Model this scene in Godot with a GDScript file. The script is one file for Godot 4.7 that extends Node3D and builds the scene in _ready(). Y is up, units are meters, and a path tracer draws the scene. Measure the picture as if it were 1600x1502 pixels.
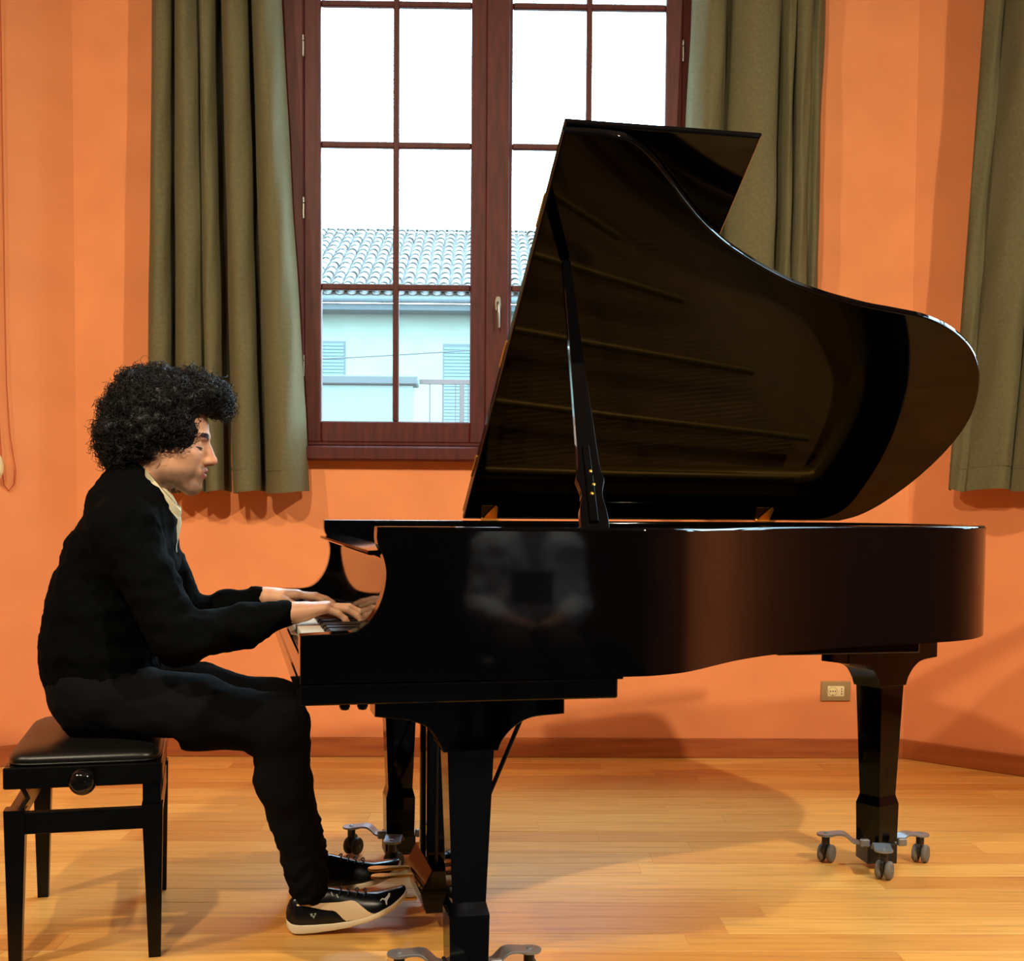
extends Node3D
# A pianist at a black grand piano in an orange bay room. Units are metres, y is up, the window wall lies at z = -5.35.

# ------------------------------------------------------------------ mesh builder
class B:
	var v := PackedVector3Array()
	var n := PackedVector3Array()
	var c := PackedColorArray()
	var t := Transform3D.IDENTITY
	var col := Color.WHITE
	var colored := false

	# corners run counterclockwise as seen from outside
	func tri(p: Vector3, q: Vector3, r: Vector3) -> void:
		p = t * p
		q = t * q
		r = t * r
		var m := (q - p).cross(r - p).normalized()
		v.append_array([p, r, q])
		n.append_array([m, m, m])
		if colored:
			c.append_array([col, col, col])

	func trin(p: Vector3, q: Vector3, r: Vector3, np: Vector3, nq: Vector3, nr: Vector3) -> void:
		v.append_array([t * p, t * r, t * q])
		n.append_array([(t.basis * np).normalized(), (t.basis * nr).normalized(), (t.basis * nq).normalized()])
		if colored:
			c.append_array([col, col, col])

	func quad(p: Vector3, q: Vector3, r: Vector3, s: Vector3) -> void:
		tri(p, q, r)
		tri(p, r, s)

	func quadn(p: Vector3, q: Vector3, r: Vector3, s: Vector3, np: Vector3, nq: Vector3, nr: Vector3, ns: Vector3) -> void:
		trin(p, q, r, np, nq, nr)
		trin(p, r, s, np, nr, ns)

	# a box with chamfered edges
	func box(lo: Vector3, hi: Vector3, b := 0.0) -> void:
		b = minf(b, 0.45 * minf(hi.x - lo.x, minf(hi.y - lo.y, hi.z - lo.z)))
		var mid := (lo + hi) / 2.0
		var h := (hi - lo) / 2.0
		for ax in 3:
			var a1 := (ax + 1) % 3
			var a2 := (ax + 2) % 3
			for s in [-1.0, 1.0]:
				var q: Array = []
				for k in [[-1.0, -1.0], [1.0, -1.0], [1.0, 1.0], [-1.0, 1.0]]:
					var p := Vector3.ZERO
					p[ax] = h[ax] * s
					p[a1] = (h[a1] - b) * k[0]
					p[a2] = (h[a2] - b) * k[1]
					q.append(mid + p)
				if s > 0:
					quad(q[0], q[1], q[2], q[3])
				else:
					quad(q[3], q[2], q[1], q[0])
		if b <= 0.0:
			return
		for ax in 3:
			var a1 := (ax + 1) % 3
			var a2 := (ax + 2) % 3
			for s1 in [-1.0, 1.0]:
				for s2 in [-1.0, 1.0]:
					var q: Array = []
					for e in [[-1.0, 0], [1.0, 0], [1.0, 1], [-1.0, 1]]:
						var p := Vector3.ZERO
						p[ax] = (h[ax] - b) * e[0]
						p[a1] = (h[a1] - (b if e[1] == 1 else 0.0)) * s1
						p[a2] = (h[a2] - (0.0 if e[1] == 1 else b)) * s2
						q.append(mid + p)
					if s1 * s2 > 0:
						quad(q[3], q[2], q[1], q[0])
						if (((q[2] - q[3]) as Vector3).cross(q[1] - q[3])).dot((q[0] + q[2]) / 2.0 - mid) < 0:
							flip_last(6)
					else:
						quad(q[0], q[1], q[2], q[3])
						if (((q[1] - q[0]) as Vector3).cross(q[2] - q[0])).dot((q[0] + q[2]) / 2.0 - mid) < 0:
							flip_last(6)
		for sx in [-1.0, 1.0]:
			for sy in [-1.0, 1.0]:
				for sz in [-1.0, 1.0]:
					var p := mid + Vector3(h.x * sx, (h.y - b) * sy, (h.z - b) * sz)
					var q := mid + Vector3((h.x - b) * sx, h.y * sy, (h.z - b) * sz)
					var r := mid + Vector3((h.x - b) * sx, (h.y - b) * sy, h.z * sz)
					if sx * sy * sz > 0:
						tri(p, q, r)
					else:
						tri(p, r, q)

	func flip_last(k: int) -> void:
		var z := v.size()
		for i in range(z - k, z, 3):
			var w := v[i + 1]
			v[i + 1] = v[i + 2]
			v[i + 2] = w
			for j in 3:
				n[i + j] = -n[i + j]

	# polygon in the xy plane (counterclockwise), extruded from z0 to z1 > z0, edges chamfered by b
	func prism(poly: PackedVector2Array, z0: float, z1: float, b := 0.0, smooth_deg := 28.0) -> void:
		if Geometry2D.is_polygon_clockwise(poly):
			poly = poly.duplicate()
			poly.reverse()
		var k := poly.size()
		var en: Array[Vector2] = []
		for i in k:
			var d := (poly[(i + 1) % k] - poly[i]).normalized()
			en.append(Vector2(d.y, -d.x))
		var inner := PackedVector2Array()
		for i in k:
			var m := en[i] + en[(i + k - 1) % k]
			var l := maxf(m.length_squared() / 2.0, 0.35)
			inner.append(poly[i] - m / l * b)
		var idx := Geometry2D.triangulate_polygon(inner if b > 0 else poly)
		var face := inner if b > 0 else poly
		for i in range(0, idx.size(), 3):
			var p := face[idx[i]]
			var q := face[idx[i + 1]]
			var r := face[idx[i + 2]]
			if (q - p).cross(r - p) < 0:
				var w := q
				q = r
				r = w
			tri(Vector3(p.x, p.y, z1), Vector3(q.x, q.y, z1), Vector3(r.x, r.y, z1))
			tri(Vector3(p.x, p.y, z0), Vector3(r.x, r.y, z0), Vector3(q.x, q.y, z0))
		var lim := cos(deg_to_rad(smooth_deg))
		for i in k:
			var j := (i + 1) % k
			var e := en[i]
			var ni := e
			var nj := e
			var prev := en[(i + k - 1) % k]
			var nex := en[j]
			if e.dot(prev) > lim:
				ni = (e + prev).normalized()
			if e.dot(nex) > lim:
				nj = (e + nex).normalized()
			var a := Vector3(ni.x, ni.y, 0)
			var d := Vector3(nj.x, nj.y, 0)
			quadn(Vector3(poly[i].x, poly[i].y, z0 + b), Vector3(poly[j].x, poly[j].y, z0 + b), Vector3(poly[j].x, poly[j].y, z1 - b), Vector3(poly[i].x, poly[i].y, z1 - b), a, d, d, a)
			if b > 0:
				var up := Vector3(0, 0, 1)
				quadn(Vector3(poly[i].x, poly[i].y, z1 - b), Vector3(poly[j].x, poly[j].y, z1 - b), Vector3(inner[j].x, inner[j].y, z1), Vector3(inner[i].x, inner[i].y, z1), a, d, up, up)
				quadn(Vector3(poly[j].x, poly[j].y, z0 + b), Vector3(poly[i].x, poly[i].y, z0 + b), Vector3(inner[i].x, inner[i].y, z0), Vector3(inner[j].x, inner[j].y, z0), d, a, -up, -up)

	# a grid of points; rows[i][j]; outside is on the side of (along j) x (along i)
	func grid(rows: Array, closed := false, flip := false) -> void:
		var a := rows.size()
		var b: int = rows[0].size()
		var nn: Array = []
		for i in a:
			var line := PackedVector3Array()
			for j in b:
				var j0 := j - 1
				var j1 := j + 1
				if closed:
					j0 = (j0 + b) % b
					j1 = j1 % b
				else:
					j0 = maxi(j0, 0)
					j1 = mini(j1, b - 1)
				var du: Vector3 = rows[i][j1] - rows[i][j0]
				var dv: Vector3 = rows[mini(i + 1, a - 1)][j] - rows[maxi(i - 1, 0)][j]
				var m := du.cross(dv)
				if m.length_squared() < 1e-16:
					dv = rows[mini(i + 2, a - 1)][j] - rows[maxi(i - 2, 0)][j]
					m = du.cross(dv)
				m = m.normalized() if m.length_squared() > 1e-20 else Vector3.UP
				line.append(-m if flip else m)
			nn.append(line)
		for i in a - 1:
			for j in (b if closed else b - 1):
				var k := (j + 1) % b
				if flip:
					quadn(rows[i][k], rows[i][j], rows[i + 1][j], rows[i + 1][k], nn[i][k], nn[i][j], nn[i + 1][j], nn[i + 1][k])
				else:
					quadn(rows[i][j], rows[i][k], rows[i + 1][k], rows[i + 1][j], nn[i][j], nn[i][k], nn[i + 1][k], nn[i + 1][j])

	func fan(line: PackedVector3Array, flip := false) -> void:
		var mid := Vector3.ZERO
		for p in line:
			mid += p
		mid /= line.size()
		for i in line.size():
			var j := (i + 1) % line.size()
			if flip:
				tri(mid, line[j], line[i])
			else:
				tri(mid, line[i], line[j])

	func tube(path: Array, rad, sides := 8, caps := true) -> void:
		var rows: Array = []
		var k := path.size()
		var side := Vector3.ZERO
		for i in k:
			var d: Vector3 = (path[mini(i + 1, k - 1)] - path[maxi(i - 1, 0)]).normalized()
			if i == 0:
				side = d.cross(Vector3.UP if absf(d.y) < 0.9 else Vector3.RIGHT).normalized()
			else:
				side = (side - d * side.dot(d)).normalized()
			var up := side.cross(d)
			var r: float = rad[i] if rad is Array else rad
			var line := PackedVector3Array()
			for j in sides:
				var a := TAU * j / sides
				line.append(path[i] + side * cos(a) * r + up * sin(a) * r)
			rows.append(line)
		grid(rows, true, true)
		if caps:
			fan(rows[0], false)
			fan(rows[k - 1], true)
			# caps face away from the tube
			pass

	# profile of [radius, height] from bottom to top, turned about the y axis
	func lathe(profile: Array, seg := 24, hard := false) -> void:
		for i in profile.size() - 1:
			var p: Array = profile[i]
			var q: Array = profile[i + 1]
			var d := Vector2(q[0] - p[0], q[1] - p[1]).normalized()
			var en := Vector2(d.y, -d.x)
			var n0 := en
			var n1 := en
			if not hard:
				if i > 0:
					var e := Vector2(p[0] - profile[i - 1][0], p[1] - profile[i - 1][1]).normalized()
					var m := Vector2(e.y, -e.x)
					if m.dot(en) > 0.6:
						n0 = (en + m).normalized()
				if i < profile.size() - 2:
					var e := Vector2(profile[i + 2][0] - q[0], profile[i + 2][1] - q[1]).normalized()
					var m := Vector2(e.y, -e.x)
					if m.dot(en) > 0.6:
						n1 = (en + m).normalized()
			for j in seg:
				var a := TAU * j / seg
				var b := TAU * (j + 1) / seg
				var ca := Vector3(cos(a), 0, -sin(a))
				var cb := Vector3(cos(b), 0, -sin(b))
				var y0 := Vector3(0, p[1], 0)
				var y1 := Vector3(0, q[1], 0)
				quadn(ca * p[0] + y0, cb * p[0] + y0, cb * q[0] + y1, ca * q[0] + y1,
					ca * n0.x + Vector3(0, n0.y, 0), cb * n0.x + Vector3(0, n0.y, 0), cb * n1.x + Vector3(0, n1.y, 0), ca * n1.x + Vector3(0, n1.y, 0))

	func mesh() -> ArrayMesh:
		var arr := []
		arr.resize(Mesh.ARRAY_MAX)
		arr[Mesh.ARRAY_VERTEX] = v
		arr[Mesh.ARRAY_NORMAL] = n
		if colored:
			arr[Mesh.ARRAY_COLOR] = c
		var m := ArrayMesh.new()
		m.add_surface_from_arrays(Mesh.PRIMITIVE_TRIANGLES, arr)
		return m


# ------------------------------------------------------------------ distance field meshed as surface nets
class Field:
	var o: Vector3
	var h: float
	var nx: int
	var ny: int
	var nz: int
	var d := PackedFloat32Array()

	func _init(lo: Vector3, hi: Vector3, cell: float) -> void:
		o = lo
		h = cell
		nx = int(ceil((hi.x - lo.x) / cell)) + 1
		ny = int(ceil((hi.y - lo.y) / cell)) + 1
		nz = int(ceil((hi.z - lo.z) / cell)) + 1
		d.resize(nx * ny * nz)
		d.fill(0.2)

	func span(lo: Vector3, hi: Vector3) -> Array:
		return [maxi(0, int((lo.x - o.x) / h)), mini(nx - 1, int((hi.x - o.x) / h) + 1), maxi(0, int((lo.y - o.y) / h)), mini(ny - 1, int((hi.y - o.y) / h) + 1), maxi(0, int((lo.z - o.z) / h)), mini(nz - 1, int((hi.z - o.z) / h) + 1)]

	# tapered capsule from a (radius ra) to b (radius rb), joined with a smooth minimum of width k
	func cap(a: Vector3, ra: float, b: Vector3, rb: float, k := 0.02) -> void:
		var mg := maxf(ra, rb) + k + 3.0 * h
		var e := span(Vector3(minf(a.x, b.x), minf(a.y, b.y), minf(a.z, b.z)) - Vector3.ONE * mg, Vector3(maxf(a.x, b.x), maxf(a.y, b.y), maxf(a.z, b.z)) + Vector3.ONE * mg)
		var ab := b - a
		var l2 := maxf(ab.length_squared(), 1e-9)
		for i in range(e[0], e[1] + 1):
			for j in range(e[2], e[3] + 1):
				var at := (i * ny + j) * nz
				var p := Vector3(o.x + i * h, o.y + j * h, 0)
				for m in range(e[4], e[5] + 1):
					p.z = o.z + m * h
					var w := p - a
					var s := clampf(w.dot(ab) / l2, 0.0, 1.0)
					var x := (w - ab * s).length() - (ra + (rb - ra) * s)
					var y := d[at + m]
					var f := maxf(k - absf(x - y), 0.0)
					d[at + m] = minf(x, y) - f * f * 0.25 / k

	# ellipsoid with its own axes; sign -1 carves it out
	func ell(mid: Vector3, r: Vector3, basis := Basis.IDENTITY, k := 0.02, carve := false) -> void:
		var mg := maxf(r.x, maxf(r.y, r.z)) + k + 3.0 * h
		var e := span(mid - Vector3.ONE * mg, mid + Vector3.ONE * mg)
		var inv := basis.transposed()
		var r2 := Vector3(1.0 / r.x, 1.0 / r.y, 1.0 / r.z)
		var lim := k + 3.0 * h
		for i in range(e[0], e[1] + 1):
			for j in range(e[2], e[3] + 1):
				var at := (i * ny + j) * nz
				for m in range(e[4], e[5] + 1):
					var p := inv * (Vector3(o.x + i * h, o.y + j * h, o.z + m * h) - mid)
					var q := p * r2
					var k0 := q.length()
					var k1 := (q * r2).length()
					var x := k0 * (k0 - 1.0) / maxf(k1, 1e-6) if k0 > 1e-4 else -minf(r.x, minf(r.y, r.z))
					if x > lim + 0.03:
						continue
					var y := d[at + m]
					if carve:
						var f := maxf(k - absf(-x - y), 0.0)
						d[at + m] = maxf(-x, y) + f * f * 0.25 / k
					else:
						var f := maxf(k - absf(x - y), 0.0)
						d[at + m] = minf(x, y) - f * f * 0.25 / k

	# half space cut: keeps the side where (p - at) . n < 0
	func cut(pt: Vector3, nrm: Vector3, lo: Vector3, hi: Vector3) -> void:
		var e := span(lo, hi)
		for i in range(e[0], e[1] + 1):
			for j in range(e[2], e[3] + 1):
				var at := (i * ny + j) * nz
				for m in range(e[4], e[5] + 1):
					var x := (Vector3(o.x + i * h, o.y + j * h, o.z + m * h) - pt).dot(nrm)
					d[at + m] = maxf(d[at + m], x)

	func at3(p: Vector3) -> float:
		var x := clampf((p.x - o.x) / h, 0.0, nx - 1.001)
		var y := clampf((p.y - o.y) / h, 0.0, ny - 1.001)
		var z := clampf((p.z - o.z) / h, 0.0, nz - 1.001)
		var i := int(x)
		var j := int(y)
		var m := int(z)
		x -= i
		y -= j
		z -= m
		var a := (i * ny + j) * nz + m
		var b := a + ny * nz
		var q00 := lerpf(d[a], d[a + 1], z)
		var q01 := lerpf(d[a + nz], d[a + nz + 1], z)
		var q10 := lerpf(d[b], d[b + 1], z)
		var q11 := lerpf(d[b + nz], d[b + nz + 1], z)
		return lerpf(lerpf(q00, q01, y), lerpf(q10, q11, y), x)

	# adds the surface to b, moved by -base; paint(p) gives a colour, push(p, n) a displacement along the normal
	func add(b: B, base: Vector3, paint = null, push = null) -> void:
		var ids := PackedInt32Array()
		ids.resize(nx * ny * nz)
		ids.fill(-1)
		var ps := PackedVector3Array()
		var ns := PackedVector3Array()
		var cs := PackedColorArray()
		var st := ny * nz
		var off := [0, 1, nz, nz + 1, st, st + 1, st + nz, st + nz + 1]
		var edges := [[0, 1], [2, 3], [4, 5], [6, 7], [0, 2], [1, 3], [4, 6], [5, 7], [0, 4], [1, 5], [2, 6], [3, 7]]
		for i in nx - 1:
			for j in ny - 1:
				var at := (i * ny + j) * nz
				for m in nz - 1:
					var a := at + m
					var s0 := d[a] < 0.0
					if s0 == (d[a + 1] < 0.0) and s0 == (d[a + nz] < 0.0) and s0 == (d[a + nz + 1] < 0.0) and s0 == (d[a + st] < 0.0) and s0 == (d[a + st + 1] < 0.0) and s0 == (d[a + st + nz] < 0.0) and s0 == (d[a + st + nz + 1] < 0.0):
						continue
					var sum := Vector3.ZERO
					var cnt := 0
					for e in edges:
						var d0 := d[a + off[e[0]]]
						var d1 := d[a + off[e[1]]]
						if (d0 < 0.0) != (d1 < 0.0):
							var f := d0 / (d0 - d1)
							var p0 := Vector3(e[0] >> 2, (e[0] >> 1) & 1, e[0] & 1)
							var p1 := Vector3(e[1] >> 2, (e[1] >> 1) & 1, e[1] & 1)
							sum += p0.lerp(p1, f)
							cnt += 1
					ids[a] = ps.size()
					var p := o + (Vector3(i, j, m) + sum / cnt) * h
					var q := 0.9 * h
					var g := Vector3(at3(p + Vector3(q, 0, 0)) - at3(p - Vector3(q, 0, 0)), at3(p + Vector3(0, q, 0)) - at3(p - Vector3(0, q, 0)), at3(p + Vector3(0, 0, q)) - at3(p - Vector3(0, 0, q))).normalized()
					if push != null:
						p += g * push.call(p, g)
					ps.append(p)
					ns.append(g)
					if paint != null:
						cs.append(paint.call(p, g))
		if push != null:
			# normals follow the pushed surface
			var acc := PackedVector3Array()
			acc.resize(ps.size())
			_quads(ids, func(q: Array):
				var m: Vector3 = (ps[q[2]] - ps[q[0]]).cross(ps[q[3]] - ps[q[1]])
				for k in q:
					acc[k] += m)
			for k in ps.size():
				if acc[k].length_squared() > 1e-18:
					var m := acc[k].normalized()
					ns[k] = m if m.dot(ns[k]) > 0 else -m
		_quads(ids, func(q: Array):
			if paint != null:
				b.colored = true
				for k in [0, 2, 1, 0, 3, 2]:
					b.v.append(ps[q[k]] - base)
					b.n.append(ns[q[k]])
					b.c.append(cs[q[k]])
			else:
				for k in [0, 2, 1, 0, 3, 2]:
					b.v.append(ps[q[k]] - base)
					b.n.append(ns[q[k]]))

	func _quads(ids: PackedInt32Array, emit: Callable) -> void:
		var st := ny * nz
		for i in range(1, nx - 1):
			for j in range(1, ny - 1):
				var at := (i * ny + j) * nz
				for m in range(1, nz - 1):
					var a := at + m
					var s0 := d[a] < 0.0
					if s0 != (d[a + st] < 0.0):
						var q := [ids[a - nz - 1], ids[a - 1], ids[a], ids[a - nz]]
						if not s0:
							q.reverse()
						emit.call(q)
					if s0 != (d[a + nz] < 0.0):
						var q := [ids[a - st - 1], ids[a - st], ids[a], ids[a - 1]]
						if not s0:
							q.reverse()
						emit.call(q)
					if s0 != (d[a + 1] < 0.0):
						var q := [ids[a - st - nz], ids[a - nz], ids[a], ids[a - st]]
						if not s0:
							q.reverse()
						emit.call(q)

func _ready() -> void:
	build_view()
	build_room()
	build_window("window_1", "tall dark red wooden window with small panes behind the piano", Vector3(0, 0, WZ), 0.0)
	build_window("window_2", "tall dark red wooden window in the slanting wall beyond the piano tail", Vector3(XR, 0, WZ) + Vector3(BAYWIN, 0, BAYWIN) * 0.70711, -PI / 4)
	build_outside()
	build_curtains()
	build_piano()
	build_dollies()
	build_bench()
	build_pianist()
	build_small()
	build_listener()

func build_view() -> void:
	# camera: seen from a seat in the audience; the lens is shifted because the picture shows more above the axis
	var cam := Camera3D.new()
	cam.name = "camera"
	add_child(cam)
	var f := 2000.0
	var yaw := 0.02
	var pitch := 0.05
	var roll := 0.007
	var fwd := Vector3(sin(yaw) * cos(pitch), -sin(pitch), -cos(yaw) * cos(pitch))
	var right := Vector3(cos(yaw), 0, sin(yaw))
	var up := right.cross(fwd)
	var r2 := right * cos(roll) + up * sin(roll)
	var u2 := up * cos(roll) - right * sin(roll)
	cam.transform = Transform3D(Basis(r2, u2, -fwd), Vector3(0, 1.04, 0))
	cam.projection = Camera3D.PROJECTION_FRUSTUM
	cam.near = 0.05
	cam.far = 200.0
	cam.size = cam.near * 1502.0 / f
	cam.frustum_offset = Vector2(0, cam.near * (897.0 - 751.0) / f)
	cam.current = true
	# overcast sky
	var env := Environment.new()
	var sky := Sky.new()
	var sm := ProceduralSkyMaterial.new()
	sm.sky_top_color = Color(0.76, 0.92, 1.0)
	sm.sky_horizon_color = Color(0.80, 0.94, 1.0)
	sm.ground_bottom_color = Color(0.45, 0.48, 0.5)
	sm.ground_horizon_color = Color(0.6, 0.64, 0.66)
	sm.sky_energy_multiplier = 3.9
	sm.ground_energy_multiplier = 2.4
	sky.sky_material = sm
	env.background_mode = Environment.BG_SKY
	env.sky = sky
	env.tonemap_mode = Environment.TONE_MAPPER_LINEAR
	env.tonemap_exposure = 1.0
	env.sdfgi_enabled = true
	env.ssao_enabled = true
	env.ssil_enabled = true
	var we := WorldEnvironment.new()
	we.name = "environment"
	we.environment = env
	add_child(we)
	# the ceiling spots that light the stage, and one over the audience
	lamp("ceiling_spotlight", "black ceiling spotlight over the audience aimed at the piano", Vector3(-1.1, 4.0, 0.2), Vector3(-0.1, 0.7, -4.8), 14.5)
	lamp("ceiling_spotlight", "black ceiling spotlight on the piano tail's side aimed across the stage", Vector3(2.8, 3.9, -0.3), Vector3(0.4, 0.4, -4.2), 21.0, Color(1.0, 0.93, 0.80), 52.0)
	lamp("ceiling_spotlight", "black ceiling spotlight on the pianist's side aimed across the stage", Vector3(-3.1, 3.9, -0.8), Vector3(-0.2, 0.5, -4.2), 10.5, Color(1.0, 0.93, 0.80), 52.0)
	lamp("ceiling_spotlight", "black ceiling spotlight shining straight down on the listener", Vector3(0.9, 4.0, -0.4), Vector3(1.0, 0.0, -0.1), 32.0, Color(1.0, 0.97, 0.93))

# ------------------------------------------------------------------ naming and tagging
var used := {}
var mats := {}

func numbered(called: String) -> String:
	var k: int = used.get(called, 0)
	used[called] = k + 1
	return called if k == 0 else "%s_%03d" % [called, k]

func tag(o: Node, label: String, category: String, group := "") -> Node:
	o.set_meta("label", label)
	o.set_meta("category", category)
	if group != "":
		o.set_meta("group", group)
	return o

func thing(called: String, label: String, category: String, at := Vector3.ZERO, turn := 0.0, group := "") -> Node3D:
	var o := Node3D.new()
	o.name = numbered(called)
	add_child(o)
	o.position = at
	o.rotation.y = turn
	tag(o, label, category, group)
	return o

func part(parent: Node, called: String, b, m: Material, label := "") -> MeshInstance3D:
	var o := MeshInstance3D.new()
	o.name = called
	o.mesh = b.mesh() if b is B else b
	o.material_override = m
	o.cast_shadow = GeometryInstance3D.SHADOW_CASTING_SETTING_ON
	parent.add_child(o, true)
	if label != "":
		o.set_meta("label", label)
	return o

func structure(called: String, b, m: Material, label: String, category: String) -> MeshInstance3D:
	var o := part(self, called, b, m)
	o.set_meta("kind", "structure")
	tag(o, label, category)
	return o

func boxed(parent: Node, called: String, lo: Vector3, hi: Vector3, m: Material, bev := 0.003, label := "") -> MeshInstance3D:
	var b := B.new()
	b.box(lo, hi, bev)
	return part(parent, called, b, m, label)

# ------------------------------------------------------------------ materials
func mat(key: String, color: String, rough := 0.6, metal := 0.0, spec := 0.5) -> StandardMaterial3D:
	if mats.has(key):
		return mats[key]
	var m := StandardMaterial3D.new()
	m.resource_name = key
	m.albedo_color = Color(color)
	m.roughness = rough
	m.metallic = metal
	m.metallic_specular = spec
	mats[key] = m
	return m

func noise_tex(seed_: int, freq: float, ramp: Array, size := 512, oct := 4, kind := FastNoiseLite.TYPE_SIMPLEX_SMOOTH) -> ImageTexture:
	# a tiling colour texture: noise looked up on a torus would cost too much, so a plain seamless image is computed
	var f := FastNoiseLite.new()
	f.seed = seed_
	f.noise_type = kind
	f.frequency = freq
	f.fractal_octaves = oct
	var img := f.get_seamless_image(size, size, false, false, 0.2)
	img.convert(Image.FORMAT_L8)
	var data := img.get_data()
	var lut := PackedByteArray()
	for i in 256:
		var x := i / 255.0 * (ramp.size() - 1)
		var k := mini(int(x), ramp.size() - 2)
		var cc := (ramp[k] as Color).lerp(ramp[k + 1], x - k)
		lut.append_array([cc.r8, cc.g8, cc.b8])
	var out := PackedByteArray()
	out.resize(data.size() * 3)
	for i in data.size():
		var j := data[i] * 3
		out[i * 3] = lut[j]
		out[i * 3 + 1] = lut[j + 1]
		out[i * 3 + 2] = lut[j + 2]
	return ImageTexture.create_from_image(Image.create_from_data(size, size, false, Image.FORMAT_RGB8, out))

func grey(a: float) -> Color:
	return Color(a, a, a)

func tri(m: StandardMaterial3D, scale: Vector3, tex: Texture2D, world := false) -> StandardMaterial3D:
	m.albedo_texture = tex
	m.uv1_triplanar = true
	m.uv1_world_triplanar = world
	m.uv1_scale = scale
	return m

# smooth curve through 2D points
func curve2(pts: Array, per := 6, closed := false) -> PackedVector2Array:
	var out := PackedVector2Array()
	var k := pts.size()
	for i in (k if closed else k - 1):
		var p0: Vector2 = pts[(i - 1 + k) % k] if closed or i > 0 else pts[0] * 2.0 - pts[1]
		var p1: Vector2 = pts[i]
		var p2: Vector2 = pts[(i + 1) % k]
		var p3: Vector2 = pts[(i + 2) % k] if closed or i < k - 2 else pts[k - 1] * 2.0 - pts[k - 2]
		for j in per:
			out.append(p1.cubic_interpolate(p2, p0, p3, float(j) / per))
	if not closed:
		out.append(pts[k - 1])
	return out

func V2(a: Array) -> Array:
	var out := []
	for i in range(0, a.size(), 2):
		out.append(Vector2(a[i], a[i + 1]))
	return out

# ------------------------------------------------------------------ the room
const WZ := -5.35          # window wall
const XL := -1.70          # where the left bay wall starts
const XR := 1.77           # where the right bay wall starts
const TOP := 4.3
const BAYWIN := 1.72       # middle of the second window along the right bay wall

func wall_slab(called: String, a: Vector2, b: Vector2, label: String, m: Material, thick := 0.25, y0 := 0.0, y1 := TOP) -> void:
	# a and b run along the room side of the wall; the room lies to the left of a -> b seen from above with z down
	var d := (b - a).normalized()
	a -= d * 0.2
	b += d * 0.2
	var out := Vector2(d.y, -d.x) * thick
	var s := B.new()
	var p := PackedVector2Array([Vector2(a.x, -a.y), Vector2(b.x, -b.y), Vector2(b.x + out.x, -b.y - out.y), Vector2(a.x + out.x, -a.y - out.y)])
	s.t = Transform3D(Basis(Vector3(1, 0, 0), Vector3(0, 0, -1), Vector3(0, 1, 0)), Vector3.ZERO)
	s.prism(p, y0, y1, 0.0)
	structure(called, s, m, label, "wall")

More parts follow.
